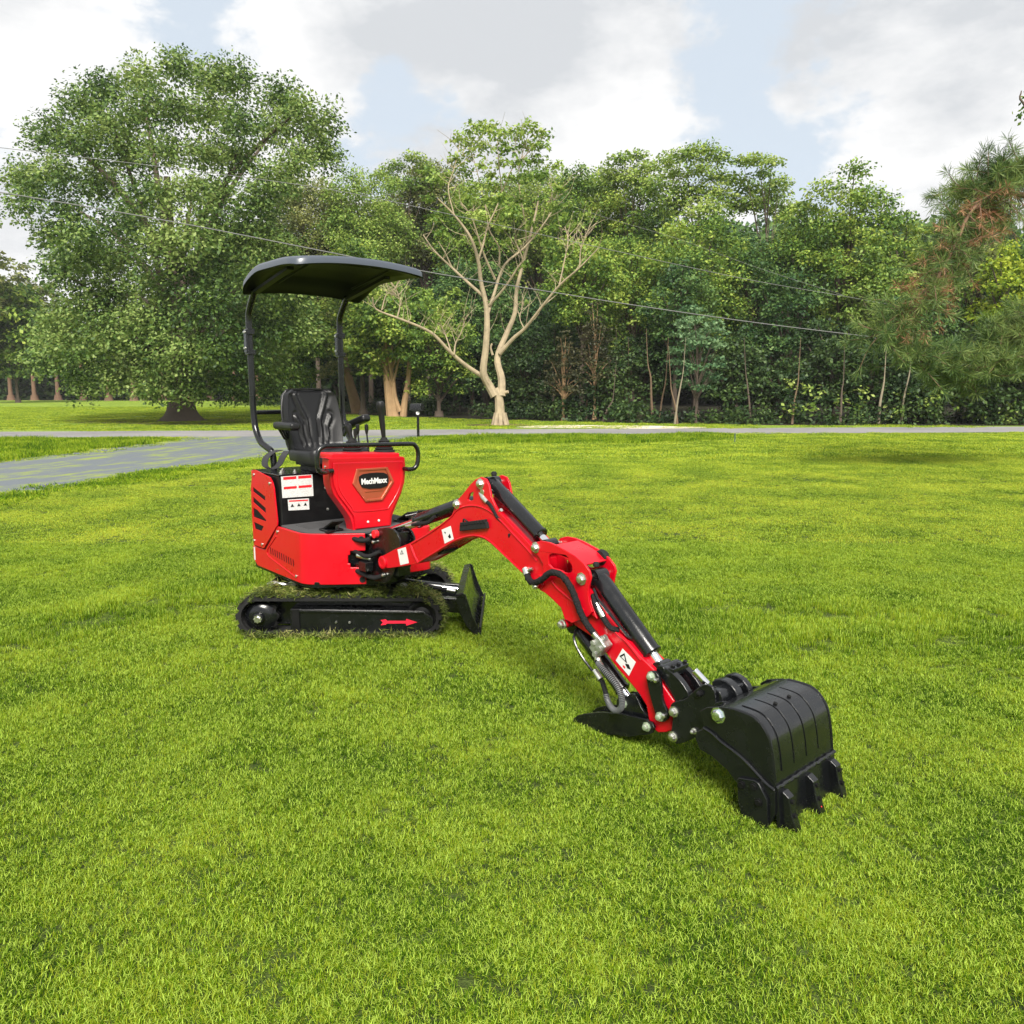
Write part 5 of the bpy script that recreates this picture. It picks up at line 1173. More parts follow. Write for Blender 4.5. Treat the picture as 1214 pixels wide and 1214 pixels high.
def grid_roof(off, inset, rim=False):
    G = []
    for j in range(ny + 1):
        t = j / ny; row = []
        for i in range(nx + 1):
            w = i / nx * 2 - 1
            uu = -.505 + inset + (.775 - 2 * inset) * t
            hw = .408 - inset; 
            c_ = 1 - .045 * max(0, abs(t * 2 - 1) - .82) / .18 * 1.0
            uo = uu if abs(w) < .86 else uu + (.02 if t < .5 else -.02) * ((abs(w) - .86) / .14) ** 2 * abs(t * 2 - 1) ** 6
            zz = roof_z(w * (1 if not rim else 1), uu) - off
            # pressed panel in the middle of the roof
            m_ = min(1, max(0, (.80 - abs(w)) / .07)) * min(1, max(0, (.42 - abs(t - .54)) / .05))
            zz += 0
            if inset > .01: zz += .02 * m_
            row.append(bm.verts.new((.014 + w * hw * c_, uo, zz)))
        G.append(row)
    return G
def ring(G): return [G[0][i] for i in range(nx + 1)] + [G[j][nx] for j in range(1, ny + 1)] + [G[ny][i] for i in range(nx - 1, -1, -1)] + [G[j][0] for j in range(ny - 1, 0, -1)]
A = grid_roof(0, .006); B = grid_roof(.042, .018)
for G in (A, B):
    for j in range(ny):
        for i in range(nx): bm.faces.new((G[j][i], G[j][i + 1], G[j + 1][i + 1], G[j + 1][i]))
ra, rb = ring(A), ring(B)
cx, cy = .022, -.135
def off_ring(rg, k, dz): return [bm.verts.new((v.co.x + k * (1 if v.co.x > cx + .36 else -1 if v.co.x < cx - .36 else 0), v.co.y + k * (1 if v.co.y > .2 else -1 if v.co.y < -.48 else 0), v.co.z + dz)) for v in rg]
m1 = off_ring(ra, .008, -.012); m2_ = off_ring(ra, .010, -.038); m3 = off_ring(ra, -.002, -.044)
for a, b in ((ra, m1), (m1, m2_), (m2_, m3), (m3, rb)):
    n = len(a)
    for k in range(n): bm.faces.new((a[k], a[(k + 1) % n], b[(k + 1) % n], b[k]))
rf = Pt('canopy_roof', bm, ROOFM, HM, 0, ang=50)
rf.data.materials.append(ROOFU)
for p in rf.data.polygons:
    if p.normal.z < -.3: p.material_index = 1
bm = NB()
for r_ in (.345, -.265): box(bm, (r_ - .02, -.44, 1.955), (r_ + .02, .05, 1.975))
for v in bm.verts:
    if v.co.y > -.3: v.co.z += .085
fin('roof_bracket', bm, ROOFU, rf, HM, .003)
bm = NB(); tube(bm, spl([(.26, -.30, 2.012), (.26, .13, 2.076), (.22, .16, 2.08), (-.18, .16, 2.08), (-.22, .13, 2.076), (-.22, -.30, 2.012)], 4), .007, 8); fin('underside_rib', bm, ROOFU, rf, HM)

# ---------------------------------------------------------------- boom
def sym(name, pts, s0, s1, m, bev=.003, parent=None, holes=()):
    out_ = []
    for q in (1, -1):
        bm = NB(); plate(bm, pts, q * s0, q * s1, 'r', holes); out_.append(Pt(name, bm, m, BMX, bev, parent))
    return out_
def pin(u, z, half, r=.013, m=ZINC, parent=None, name='pin_bolt', hexed=True):
    for q in (1, -1):
        bm = NB(); lathe(bm, (q * half, u, z), (q * 9, u, z), [(0, r * 1.35), (.004, r * 1.35), (.0045, r), (.012, r * .98), (.018, r * .75), (.020, r * .3)], 20 if not hexed else 8)
        fin(name, bm, m, parent or ex, BMX, ang=25)
BO = [(.062, .488), (.052, .468), (.060, .446), (.093, .437), (.15, .444), (.287, .478), (.409, .511), (.543, .576), (.712, .664), (.808, .700), (.875, .714), (.937, .714), (.988, .700), (1.073, .658), (1.156, .617), (1.236, .580), (1.295, .551), (1.333, .549), (1.356, .580), (1.350, .63), (1.325, .70),
      (1.30, .716), (1.275, .712), (1.209, .756), (1.142, .792), (1.074, .836), (1.032, .862), (.990, .915), (.975, .968), (.955, .992), (.920, .999), (.880, .984), (.842, .956), (.787, .907), (.756, .882), (.728, .862), (.719, .828), (.701, .793), (.649, .758), (.512, .691), (.348, .609), (.213, .558), (.096, .504)]
tri = [(.841, .917), (.868, .927), (.862, .905), (.866, .889), (.841, .880), (.822, .885)]
# centre box of the boom: inner strip following the ridge
ridge_u = [(.30, .588), (.366, .608), (.546, .697), (.690, .782), (.739, .822), (.794, .848), (.871, .862), (.945, .858), (1.017, .836), (1.088, .797), (1.156, .755), (1.223, .715), (1.290, .668)]
low_u = [(.287, .482), (.409, .515), (.543, .580), (.712, .668), (.808, .704), (.875, .718), (.937, .718), (.988, .704), (1.073, .662), (1.156, .621), (1.236, .584), (1.30, .556)]
bm = NB(); plate(bm, ridge_u + low_u[::-1], -.056, .056); bo = Pt('boom', bm, RED, BMX, .004)
cheek = []
for q in (1, -1):
    bm = NB(); plate(bm, BO, q * .056, q * .068, 'r', [tri]); cheek.append(fin('boom_side_plate', bm, RED, bo, BMX, .0025))
def lift(p, d=.001): return [(.0685, a, b) for a, b in p]
bm = NB(); tube(bm, spl(lift(ridge_u[1:]), 4), .0042, 8); fin('weld_ridge', bm, RED, bo, BMX)
bm = NB(); tube(bm, lift([(.357, .603), (.392, .55), (.424, .517)]), .006, 8); fin('weld_ridge', bm, RED, bo, BMX)
low_weld = [(.424, .521), (.543, .583), (.712, .671), (.808, .707), (.875, .722), (.937, .722), (.988, .708), (1.073, .666), (1.156, .625), (1.236, .588), (1.30, .562)]
bm = NB(); tube(bm, spl(lift(low_weld), 4), .0042, 8); fin('weld_ridge', bm, RED, bo, BMX)
for q in (1, -1):
    bm = NB(); lathe(bm, (q * .05, .100, .468), (q * 9, .100, .468), [(0, .036), (.026, .036), (.030, .032), (.031, .02), (.029, .018)], 26); fin('foot_boss', bm, RED, bo, BMX)
pin(.745, .856, .068, .018, parent=bo); pin(.920, .968, .068, .019, parent=bo)
bm = NB(); cyl(bm, (-.06, .745, .856), (.06, .745, .856), .012, 16); cyl(bm, (-.06, .920, .968), (.06, .920, .968), .012, 16); fin('cross_pin', bm, ZINC, bo, BMX)
bm = NB(); cyl(bm, (-.08, 1.322, .585), (.09, 1.322, .585), .030, 24); cyl(bm, (-.095, 1.318, .570), (.105, 1.318, .570), .011, 16); fin('arm_pivot', bm, RED, bo, BMX)
bm = NB(); lathe(bm, (.10, 1.318, .570), (9, 1.318, .570), [(0, .016), (.012, .016), (.018, .01)], 8); fin('pin_bolt', bm, ZINC, bo, BMX, ang=25)
def sticker2(pts, par, s, tri_=True, k=1):
    bm = NB(); plate(bm, pts, s, s + .001); l = fin('warning_sticker', bm, WHT, par, BMX)
    cx_ = sum(p[0] for p in pts) / 4; cy_ = sum(p[1] for p in pts) / 4
    def lp(a, b):   # bilinear inside the quad
        p0, p1, p2, p3 = [Vector(p) for p in pts]
        v = (p0 * (1 - a) + p1 * a) * (1 - b) + (p3 * (1 - a) + p2 * a) * b; return (v.x, v.y)
    return lp
lp = sticker2([(.239, .560), (.313, .584), (.339, .503), (.262, .479)], bo, .068)
bm = NB(); plate(bm, [lp(.22, .35), lp(.5, .10), lp(.62, .38)], .069, .0695, 'r', [[lp(.33, .32), lp(.48, .18), lp(.54, .335)]]); fin('sticker_triangle', bm, INK, bo, BMX)
lp = sticker2([(.623, .716), (.694, .744), (.716, .682), (.646, .650)], bo, .068)
bm = NB(); plate(bm, [lp(.2, .2), lp(.38, .28), lp(.3, .4)], .069, .0695); plate(bm, [lp(.5, .65), lp(.75, .5), lp(.8, .8), lp(.62, .82)], .069, .0695); fin('sticker_pictogram', bm, INK, bo, BMX)
# ribbed black step on the boom
bm = NB(); plate(bm, [(.781, .760), (.974, .800), (.982, .771), (.779, .731)], .068, .084); sp_ = fin('boom_pad', bm, RUB, bo, BMX, .003)
for i in range(9):
    u = .795 + i * .021; z = .764 + i * .0043
    bm = NB(); box(bm, (.07, u - .006, z - .004), (.088, u + .006, z + .011)); fin('pad_rib', bm, RUB, bo, BMX, .002)
bm = NB(); tube(bm, spl([(.075, .800, .770), (.082, .812, .792), (.08, .838, .783)], 5), .004, 8); fin('pad_tie', bm, RUB, bo, BMX)
bm = NB(); plate(bm, [(.56, .578), (.61, .604), (.60, .622), (.55, .598)], -.045, .045); fin('underside_plate', bm, BLKM, bo, BMX)
def cylinder(name, a, b, tend, rb, rr, m=BLK, eye=None):
    a, b = Vector((0, *a)), Vector((0, *b)); d = (b - a).normalized(); ln_ = (b - a).length
    bm = NB(); lathe(bm, a, b, [(.012, rb * .9), (.02, rb * 1.0), (tend * .97, rb), (tend * .972, rb * 1.10), (tend - .004, rb * 1.10), (tend, rb * .95)], 26)
    c_ = Pt(name, bm, m, BMX, .0)
    bm = NB(); cyl(bm, (-.035, a.y, a.z), (.035, a.y, a.z), rb * .85, 22); fin('barrel_eye', bm, m, c_, BMX)
    bm = NB(); cyl(bm, a + d * (tend - .01), b - d * .02, rr, 18); fin('piston_rod', bm, CHROME, c_, BMX)
    bm = NB(); cyl(bm, (-.032, b.y, b.z), (.032, b.y, b.z), rb * .8, 22); fin('rod_eye', bm, m, c_, BMX)
    bm = NB(); tube(bm, [a + Vector((rb * .5, 0, rb * 1.0)) + d * .04, a + Vector((rb * .6, 0, rb * 1.15)) + d * .07, a + Vector((rb * .6, 0, rb * 1.15)) + d * (tend * .8), a + Vector((rb * .4, 0, rb * .8)) + d * (tend * .86)], .006, 8)
    return c_
cylinder('boom_cylinder', (.745, .856), (.02, .612), .44, .036, .019)
bm = NB(); tube(bm, spl([(.045, .54, .77), (.06, .50, .735), (.06, .44, .722), (.055, .36, .705)], 5), .010, 8); Pt('hydraulic_hose', bm, SLEEVE, BMX)
bm = NB(); tube(bm, [(.045, .40, .715), (.05, .335, .695)], .016, 10); tube(bm, [(.05, .335, .695), (.05, .30, .69)], .011, 10); Pt('hose_fitting', bm, ZINC, BMX)
bm = NB(); cyl(bm, (-.07, .02, .612), (.075, .02, .612), .022, 20); Pt('cylinder_pin', bm, REDP, BMX, .002)
cylinder('arm_cylinder', (.920, .968), (1.298, .729), .385, .034, .017)
bm = NB(); tube(bm, spl([(.062, .935, .905), (.066, .99, .875), (.064, 1.03, .83), (.060, 1.06, .81), (.05, 1.09, .77), (.066, 1.12, .752)], 5), .0105, 8); Pt('hydraulic_hose', bm, SLEEVE, BMX)
bm = NB(); tube(bm, [(.055, .905, .925), (.066, .94, .902), (.066, .965, .887)], .013, 10); cyl(bm, (.02, .93, .935), (.07, .93, .93), .014, 12); Pt('hose_fitting', bm, ZINC, BMX)
bm = NB(); tube(bm, [(.058, 1.02, .842), (.062, 1.055, .862)], .008, 8); Pt('hose_fitting', bm, ZINC, BMX)
bm = NB(); lathe(bm, (0, .935, 1.0), (0, .935, 2), [(0, .012), (.012, .014), (.02, .010)], 14); Pt('grease_cap', bm, RUB, BMX)

# ---------------------------------------------------------------- arm
AE = [(1.280, .738), (1.298, .752), (1.330, .762), (1.380, .762), (1.429, .754), (1.521, .730), (1.572, .705), (1.602, .680), (1.612, .655), (1.604, .625), (1.598, .590), (1.604, .555), (1.624, .515), (1.60, .49), (1.515, .444), (1.470, .452), (1.448, .495), (1.389, .526), (1.351, .542), (1.323, .548), (1.302, .566), (1.305, .590), (1.338, .625), (1.340, .665), (1.315, .69), (1.284, .712)]
AH = smooth2([(1.370, .704), (1.405, .722), (1.455, .714), (1.505, .694), (1.512, .660), (1.475, .646), (1.44, .656), (1.378, .656)], 1)
AB = [(1.42, .56), (1.584, .57), (1.612, .520), (1.654, .493), (1.712, .456), (1.767, .432), (1.840, .382), (1.911, .343), (1.946, .303), (1.985, .268), (2.010, .245), (2.006, .215), (2.000, .165), (2.008, .132), (1.975, .112), (1.941, .100), (1.915, .108), (1.893, .140), (1.880, .190), (1.845, .226), (1.809, .252), (1.734, .300), (1.618, .391), (1.50, .425), (1.42, .49), (1.35, .545)]
bm = NB(); plate(bm, AB, -.052, .052); am = Pt('arm', bm, RED, BMX, .006)
for q in (1, -1):
    bm = NB(); plate(bm, AE, q * .070, q * .082, 'r', [AH]); fin('arm_side_plate', bm, RED, am, BMX, .003)
# narrow skirt joining the ears to the box
bm = NB(); plate(bm, [(1.46, .46), (1.60, .50), (1.64, .485), (1.60, .56), (1.55, .60), (1.45, .56)], -.071, .071); fin('arm_web', bm, RED, am, BMX, .004)
for q in (1,):
    def al(p): return [(.0835 if a < 1.62 else .0545 + .0, a, b) for a, b in p]
    bm = NB(); tube(bm, spl([(.0825, 1.395, .60), (.0825, 1.43, .575), (.0825, 1.50, .545), (.0825, 1.58, .51)], 4), .005, 8); fin('weld_ridge', bm, RED, am, BMX)
    bm = NB(); tube(bm, spl([(.0525, 1.63, .505), (.0525, 1.72, .448), (.0525, 1.78, .418), (.0525, 1.85, .365)], 4), .004, 8); fin('weld_ridge', bm, RED, am, BMX)
bm = NB(); plate(bm, [(1.40, .756), (1.46, .742), (1.52, .724), (1.565, .695), (1.560, .688), (1.515, .714), (1.455, .732), (1.40, .745)], -.070, .070); fin('top_web', bm, RED, am, BMX, .003)
pin(1.298, .729, .082, .018, parent=am); pin(1.564, .640, .082, .020, parent=am)
bm = NB(); cyl(bm, (-.08, 1.298, .729), (.08, 1.298, .729), .011, 14); cyl(bm, (-.08, 1.564, .640), (.08, 1.564, .640), .011, 14); fin('cross_pin', bm, ZINC, am, BMX)
bm = NB(); cyl(bm, (-.055, 1.462, .428), (.082, 1.462, .428), .018, 16); fin('pivot_boss', bm, RED, am, BMX)
bm = NB(); lathe(bm, (.082, 1.462, .428), (9, 1.462, .428), [(0, .022), (.006, .022), (.007, .017), (.02, .015), (.024, .008)], 8); fin('pin_bolt', bm, ZINC, am, BMX, ang=25)
lp = sticker2([(1.759, .389), (1.826, .351), (1.794, .287), (1.726, .332)], am, .0525)
bm = NB(); plate(bm, [lp(.05, .55), lp(.22, .12), lp(.62, .50)], .0537, .0542, 'r', [[lp(.16, .50), lp(.26, .24), lp(.47, .47)]])
plate(bm, [lp(.52, .62), lp(.72, .45), lp(.95, .60), lp(.75, .72)], .0537, .0542); fin('sticker_pictogram', bm, INK, am, BMX)
bm = NB(); plate(bm, [lp(.45, .80), lp(.62, .76), lp(.64, .88), lp(.5, .9)], .0537, .0542); fin('sticker_mark', bm, REDP, am, BMX)
cylinder('bucket_cylinder', (1.580, .640), (1.915, .338), .385, .038, .019)
bm = NB(); tube(bm, spl([(.05, 1.60, .575), (.064, 1.625, .545), (.062, 1.66, .50), (.058, 1.70, .462), (.04, 1.73, .455)], 5), .012, 8); Pt('hydraulic_hose', bm, SLEEVE, BMX)
bm = NB(); tube(bm, [(.062, 1.625, .545), (.062, 1.665, .50)], .013, 10); Pt('hose_fitting', bm, ZINC, BMX)
bm = NB(); tube(bm, [(.05, 1.60, .60), (.058, 1.63, .565), (.045, 1.78, .44), (.03, 1.79, .43)], .006, 8); Pt('steel_line', bm, BLK, BMX)
bm = NB(); lathe(bm, (.02, 1.585, .685), (.02, 1.585, 2), [(0, .012), (.01, .014), (.018, .010)], 14); Pt('grease_cap', bm, RUB, BMX)
bm = NB(); lathe(bm, (-.06, 1.53, .70), (-.13, 1.53, .70), [(0, .03), (.02, .035), (.035, .028)], 18); Pt('hose_clamp', bm, RUB, BMX)
cylinder('thumb_cylinder', (1.465, .405), (1.778, .150), .335, .031, .015)
bm = NB(); tube(bm, spl([(.02, 1.485, .41), (.07, 1.515, .37), (.07, 1.56, .31), (.068, 1.63, .255), (.06, 1.66, .235)], 4), .006, 8); Pt('steel_line', bm, BLK, BMX)
for s in (-.040, .028):
    bm = NB(); plate(bm, smooth2([(1.735, .185), (1.72, .155), (1.73, .12), (1.80, .09), (1.90, .10), (1.90, .14), (1.855, .155), (1.825, .205), (1.80, .215), (1.77, .19)], 1), s, s + .012); Pt('thumb_bracket', bm, BLK, BMX, .002)
pin(1.762, .160, .041, .013, BOLTG)
TH = [(1.509, .008), (1.514, .026), (1.535, .046), (1.575, .066), (1.668, .102), (1.772, .127), (1.888, .141), (1.920, .138), (1.934, .122), (1.925, .098), (1.905, .084), (1.864, .068), (1.811, .043), (1.737, .028), (1.70, .014), (1.685, .020), (1.661, .008), (1.645, .014), (1.622, .000), (1.606, .006), (1.585, -.006), (1.568, .004), (1.548, -.002), (1.530, .008)]
for s in (-.066, .054):
    bm = NB(); plate(bm, TH, s, s + .012); Pt('thumb_plate', bm, BLK, BMX, .002)
bm = NB(); cyl(bm, (-.055, 1.56, .03), (.055, 1.56, .03), .012, 12); cyl(bm, (-.055, 1.70, .07), (.055, 1.70, .07), .012, 12); Pt('thumb_spacer', bm, BLK, BMX)
pin(1.898, .115, .066, .014, BOLTG)

# hoses along the arm
H1 = [(.074, 1.235, .612), (.085, 1.255, .588), (.105, 1.307, .580), (.115, 1.369, .608), (.112, 1.418, .645), (.108, 1.478, .642), (.105, 1.526, .600), (.10, 1.55, .554), (.095, 1.573, .503), (.088, 1.605, .456), (.075, 1.640, .418)]
bm = NB(); tube(bm, spl(H1, 6), .0135, 12); hs_ = Pt('sleeved_hose', bm, SLEEVE, BMX)
b2 = NB(); sp1 = spl(H1, 8)
for k in range(3, len(sp1) - 3, 5):
    d = (sp1[k + 1] - sp1[k]).normalized(); cyl(b2, sp1[k] - d * .004, sp1[k] + d * .004, .0148, 12)
fin('sleeve_wrap', b2, SLEEVE, hs_, BMX)
bm = NB(); tube(bm, [(.072, 1.222, .622), (.080, 1.243, .600)], .016, 10); tube(bm, [(.078, 1.236, .606), (.080, 1.262, .628), (.078, 1.275, .632)], .007, 8)
tube(bm, [(.085, 1.632, .430), (.072, 1.655, .405)], .013, 10); Pt('hose_fitting', bm, ZINC, BMX)
vm = mat('cast_zinc', (.42, .43, .40), .42, .9, bump=.4, bscale=90, var=.3, vscale=30)
bm = NB(); T = Matrix.Translation((.082, 1.672, .385)) @ Matrix.Rotation(R(-40), 4, 'X'); obox(bm, T, (.05, .055, .075)); vb = Pt('valve_block', bm, vm, BMX, .006)
bm = NB()
for a, b in (((.09, 1.655, .40), (.115, 1.655, .40)), ((.09, 1.69, .385), (.118, 1.69, .385)), ((.085, 1.675, .41), (.085, 1.70, .43)), ((.09, 1.665, .355), (.115, 1.665, .355)), ((.08, 1.652, .35), (.08, 1.65, .315))): cyl(bm, a, b, .012, 6)
fin('valve_fitting', bm, vm, vb, BMX, .001)
H2 = [(.085, 1.655, .322), (.10, 1.685, .310), (.11, 1.737, .288), (.115, 1.785, .260), (.118, 1.812, .223), (.115, 1.812, .185), (.108, 1.788, .158), (.10, 1.755, .152), (.092, 1.722, .172), (.086, 1.70, .212), (.08, 1.678, .244)]
bm = NB(); tube(bm, spl(H2, 6), .0105, 12); h2 = Pt('coiled_hose', bm, SLEEVE, BMX)
b2 = NB(); sp2 = spl(H2, 14); gr = mat('grey_coil', (.10, .105, .11), .5)
for k in range(8, len(sp2) - 20, 2):
    d = (sp2[k + 1] - sp2[k]).normalized(); cyl(b2, sp2[k] - d * .0016, sp2[k] + d * .0016, .0125, 12)
c_ = fin('hose_coil', b2, gr, h2, BMX); c_['kind'] = 'stuff'
bm = NB(); tube(bm, [(.08, 1.645, .345), (.085, 1.665, .315)], .013, 10); tube(bm, [(.075, 1.635, .272), (.08, 1.672, .245)], .013, 10); tube(bm, [(.09, 1.672, .318), (.095, 1.69, .308)], .011, 10); Pt('hose_fitting', bm, ZINC, BMX)

# ---------------------------------------------------------------- linkage and hitch
HL1 = smooth2([(1.893, .322), (1.905, .343), (1.935, .350), (1.952, .335), (1.965, .308), (1.968, .272), (1.976, .238), (2.000, .207), (2.003, .182), (1.982, .160), (1.952, .160), (1.942, .184), (1.925, .222), (1.908, .265)], 1)
for q in (1, -1):
    bm = NB(); plate(bm, HL1, q * .062, q * .076); Pt('link_plate', bm, BLK, BMX, .003)
pin(1.920, .326, .076, .014, BOLTG); pin(1.966, .180, .076, .014, BOLTG)
for u, z in ((1.946, .318), (1.988, .192)):
    bm = NB(); lathe(bm, (.076, u, z), (9, u, z), [(0, .009), (.012, .009), (.015, .004)], 12); Pt('grease_fitting', bm, ZINC, BMX)
HL2 = [(1.922, .350), (1.945, .368), (1.983, .362), (2.038, .332), (2.078, .288), (2.075, .262), (2.050, .240), (2.020, .232), (2.012, .255), (1.985, .288), (1.950, .318), (1.925, .328)]
HL2 = smooth2(HL2, 1)
for s0, s1 in ((-.056, -.028), (.024, .052)):
    bm = NB(); plate(bm, HL2, s0, s1); Pt('curved_link', bm, BLK, BMX, .004)
bm = NB(); cyl(bm, (-.055, 1.945, .350), (.055, 1.945, .350), .020, 18); box(bm, (-.05, 1.975, .335), (.05, 2.0, .368)); Pt('link_boss', bm, BLK, BMX, .004)
for s in (-.04, .0, .035):
    bm = NB(); hexbolt(bm, (s, 1.985, .362), (0, .3, 1), .009, .016); Pt('bolt', bm, BLKM, BMX)
HI = smooth2([(2.018, .240), (2.036, .265), (2.088, .288), (2.112, .320), (2.149, .358), (2.170, .370), (2.195, .368), (2.210, .346), (2.216, .280), (2.213, .235), (2.200, .208), (2.142, .165), (2.077, .114), (2.048, .104), (2.024, .122), (2.032, .163), (2.036, .212)], 1)
for q in (1, -1):
    bm = NB(); plate(bm, HI, q * .078, q * .092); Pt('hitch_plate', bm, BLK, BMX, .003)
pin(2.040, .227, .092, .0155); pin(2.040, .130, .092, .0155); pin(2.150, .330, .092, .010, BLKM); pin(2.130, .182, .092, .009)
bm = NB(); cyl(bm, (-.08, 2.040, .227), (.08, 2.040, .227), .016, 16); cyl(bm, (-.08, 2.040, .130), (.08, 2.040, .130), .016, 16)
plate(bm, smooth2([(2.09, .25), (2.15, .34), (2.21, .36), (2.235, .33), (2.235, .24), (2.15, .18)], 1), -.078, .078); Pt('hitch_body', bm, BLK, BMX, .006)
hb_ = smooth2([(2.14, .345), (2.165, .372), (2.215, .372), (2.255, .338), (2.258, .288), (2.18, .262)], 1)
for s0, s1 in ((-.085, -.055), (-.02, .02)):
    bm = NB(); plate(bm, hb_, s0, s1); Pt('hitch_lug', bm, BLK, BMX, .005)
bm = NB(); box(bm, (-.055, 2.17, .30), (-.02, 2.235, .355)); Pt('hitch_spacer', bm, BLK, BMX, .006)
bm = NB(); cyl(bm, (.035, 2.140, .345), (.055, 2.095, .392), .013, 16); Pt('lock_bar', bm, CHROME, BMX, .002)

# ---------------------------------------------------------------- bucket
BKM = BMX @ Matrix.Translation((-.008, 0, 0))
outer = [(2.255, .330), (2.30, .350), (2.345, .356), (2.40, .355), (2.430, .346), (2.455, .325), (2.475, .295), (2.488, .250), (2.497, .195), (2.503, .143)]
osp = [(v.x, v.y) for v in spl([Vector((a, b, 0)) for a, b in outer], 4)]
off = []
for i, p in enumerate(osp):
    a = Vector(osp[max(i - 1, 0)]); b = Vector(osp[min(i + 1, len(osp) - 1)]); d = (b - a).normalized(); off.append((p[0] - d.y * -1 * -.007 if False else p[0] + d.y * .007, p[1] - d.x * .007))
BW = .188
bm = NB(); plate(bm, osp + off[::-1], -BW, BW); bk = Pt('bucket', bm, BLK, BKM, 0, ang=30)
side = [(2.215, .235), (2.235, .27), (2.215, .31), (2.24, .332), (2.30, .352), (2.345, .358)] + [p for p in osp if p[0] > 2.36] + [(2.505, .135), (2.47, .150), (2.387, .200), (2.307, .228), (2.269, .248), (2.239, .256)]
for q in (1, -1):
    bm = NB(); plate(bm, side, q * BW, q * (BW + .009)); fin('bucket_side', bm, BLK, bk, BKM, .0025)
low = [(2.208, .236), (2.202, .212), (2.222, .176), (2.273, .168), (2.333, .140), (2.375, .105), (2.385, .05), (2.415, .01), (2.49, .0), (2.512, .06), (2.506, .137), (2.47, .152), (2.387, .202), (2.307, .230), (2.269, .250), (2.239, .258)]
for q in (1, -1):
    bm = NB(); plate(bm, low, q * (BW - .004), q * (BW + .014)); fin('side_edge_plate', bm, BLK, bk, BKM, .003)
    bm = NB(); tube(bm, spl([(q * (BW + .014), u, z) for u, z in ((2.235, .258), (2.27, .250), (2.307, .232), (2.387, .203), (2.47, .153), (2.503, .139))], 4), .005, 8); fin('weld_bead', bm, BLK, bk, BKM)
    ct = [(2.376, .128), (2.384, .138), (2.440, .150), (2.456, .145), (2.488, .100), (2.495, .0), (2.470, -.035), (2.440, -.02), (2.402, .01), (2.385, .05)]
    bm = NB(); plate(bm, ct, q * (BW + .014), q * (BW + .026)); cu_ = fin('side_cutter', bm, BLK, bk, BKM, .003)
    for u, z in ((2.396, .118), (2.440, .128), (2.460, .082)):
        bm = NB(); hexbolt(bm, (q * (BW + .026), u, z), (q, 0, 0), .011, .008); fin('cutter_bolt', bm, BLKM, bk, BKM)
bm = NB(); plate(bm, [(2.498, .143), (2.511, .141), (2.528, .01), (2.516, .008)], -BW - .004, BW + .004); fin('lip_plate', bm, BLK, bk, BKM, .002)
bm = NB(); wl = [Vector((BW + .008, 2.508, .141)).lerp(Vector((-BW - .008, 2.508, .141)), t / 40) + Vector((0, .0012 * math.sin(t * 2.1), .0015 * math.sin(t * 1.3))) for t in range(41)]; tube(bm, wl, .0065, 8); fin('weld_bead', bm, BLK, bk, BKM)
bm = NB(); tube(bm, spl([(BW + .004, a, b) for a, b in osp[6:]], 1), .0045, 8); fin('weld_bead', bm, BLK, bk, BKM)
bm = NB(); tube(bm, spl([(-BW - .004, a, b) for a, b in osp[6:]], 1), .0045, 8); fin('weld_bead', bm, BLK, bk, BKM)
# three wear strips bent over the back, with dark gaps between
def band(i0, i1, r0, r1, th, name):
    a = osp[i0:i1]; b = []
    for i in range(len(a)):
        p = Vector(a[max(i - 1, 0)]); q = Vector(a[min(i + 1, len(a) - 1)]); d = (q - p).normalized(); b.append((a[i][0] - d.y * th, a[i][1] + d.x * th))
    bm = NB(); plate(bm, a + b[::-1], r0, r1); return fin(name, bm, BLK, bk, BKM, .0012, ang=30)
for r0, r1 in ((.078, .150), (-.003, .071), (-.084, -.010), (-.166, -.091)):
    band(8, len(osp) - 3, r0, r1, .0035, 'wear_strip')
for r_ in (.055, -.035):
    bm = NB(); c0 = Vector((r_, 2.413, .3575)); cyl(bm, c0, c0 + Vector((0, .0015, .004)), .007, 14); fin('plug_hole', bm, INK, bk, BKM)
for r_ in (.160, .0, -.160):
    bm = NB(); plate(bm, [(2.506, .125), (2.520, .130), (2.543, .115), (2.556, .06), (2.575, .012), (2.578, -.018), (2.55, -.03), (2.522, -.01), (2.51, .03)], r_ - .017, r_ + .017); to = fin('bucket_tooth', bm, BLK, bk, BKM, .004)
    for u, z in ((2.543, .098), (2.554, .055)):
        bm = NB(); hexbolt(bm, (r_, u, z), (0, .95, .2), .0085, .010); fin('tooth_bolt', bm, BLKM, bk, BKM)
bm = NB(); lathe(bm, (0, 2.562, .030), (0, 3, .1), [(0, .0045), (.004, .0045), (.006, .002)], 12); fin('red_cap', bm, REDP, bk, BKM)
for s in (-.112, .094):
    bm = NB(); plate(bm, smooth2([(2.205, .30), (2.225, .325), (2.27, .335), (2.40, .352), (2.40, .335), (2.30, .27), (2.25, .235), (2.21, .24)], 1), s, s + .014); fin('bucket_ear', bm, BLK, bk, BKM, .003)
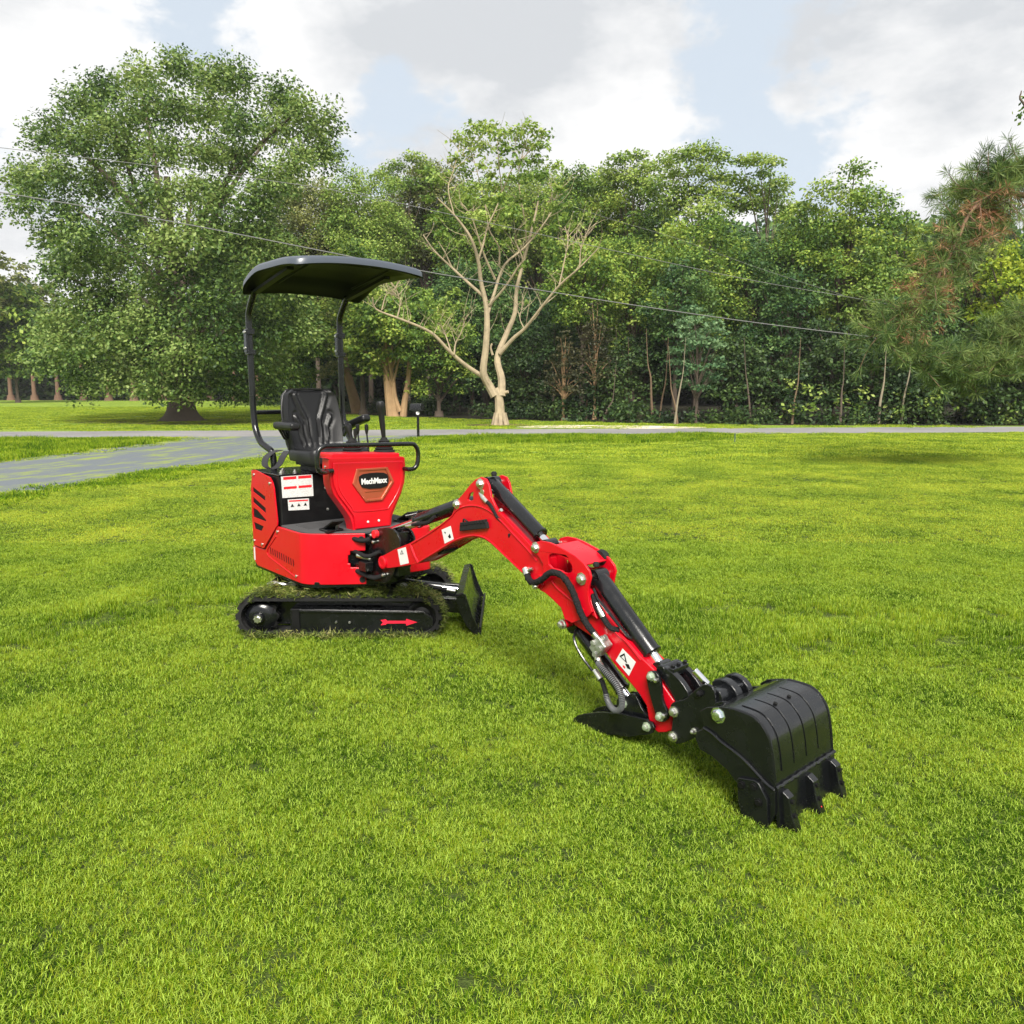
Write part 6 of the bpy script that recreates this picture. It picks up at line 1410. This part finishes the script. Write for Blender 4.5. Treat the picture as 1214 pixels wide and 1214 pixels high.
pin(2.287, .318, .186, .021, mat('bright_bolt', (.72, .78, .82), .25, 1), parent=bk)
bm = NB(); cyl(bm, (-.11, 2.250, .290), (.11, 2.250, .290), .016, 16); cyl(bm, (-.11, 2.340, .335), (.11, 2.340, .335), .014, 16); fin('cross_pin', bm, ZINC, bk, BKM)
# ================================================================== GRASS CAUGHT ON THE MACHINE
def litter(name, pts_fn, n, ln_, w, m, lb, seed, parent=None, flatk=.35):
    r_ = np.random.default_rng(seed); Cn = np.array([pts_fn(r_) for _ in range(n)]); d = r_.normal(size=(n, 3)) * np.array([1, 1, flatk]); nn = r_.normal(size=(n, 3)) * .6 + np.array([0, 0, 1])
    l = ln_ * r_.uniform(.5, 1.3, n); o = quads(name, Cn, d, nn, l, w, m, parent); tag(o, lb, 'grass clippings', kind='stuff'); return o
CLIP = leaf_mat('wilted_clipping', [(.04, .06, .012), (.10, .14, .022), (.17, .22, .035), (.28, .27, .09)], .3, 6)
def on_track(sg_, y0, y1):
    def f(r_):
        if r_.random() < .84:
            x = r_.uniform(-.50, .52); z = .238 + abs(r_.normal()) * .020 * (1 + .6 * math.sin(x * 23 + y0) + .4 * math.sin(x * 61)); return (-.978 + x, r_.uniform(y0, y1), z - max(0, abs(x) - .46) * .8)
        a = R(r_.uniform(-60, 88)); rr = .128 + abs(r_.normal()) * .010; e = 1 if r_.random() < .75 else -1
        return (-.978 + e * (.458 + rr * math.cos(a)), r_.uniform(y0, y1), .122 + rr * math.sin(a))
    return f
litter('track_clippings', on_track(1, 4.368, 4.53), 8000, .045, .004, CLIP, 'wilted cut grass heaped along the top of the near track', 3)
litter('track_clippings', on_track(-1, 5.06, 5.22), 3000, .045, .004, CLIP, 'wilted cut grass heaped along the top of the far track', 4)
def fringe(r_):
    x = r_.uniform(-.53, .55); return (-.978 + x, 4.352 + r_.normal() * .012, .012 + abs(r_.normal()) * .016)
litter('fringe_clippings', fringe, 1500, .05, .0045, CLIP, 'cut grass pressed along the bottom edge of the near track', 5, flatk=.9)
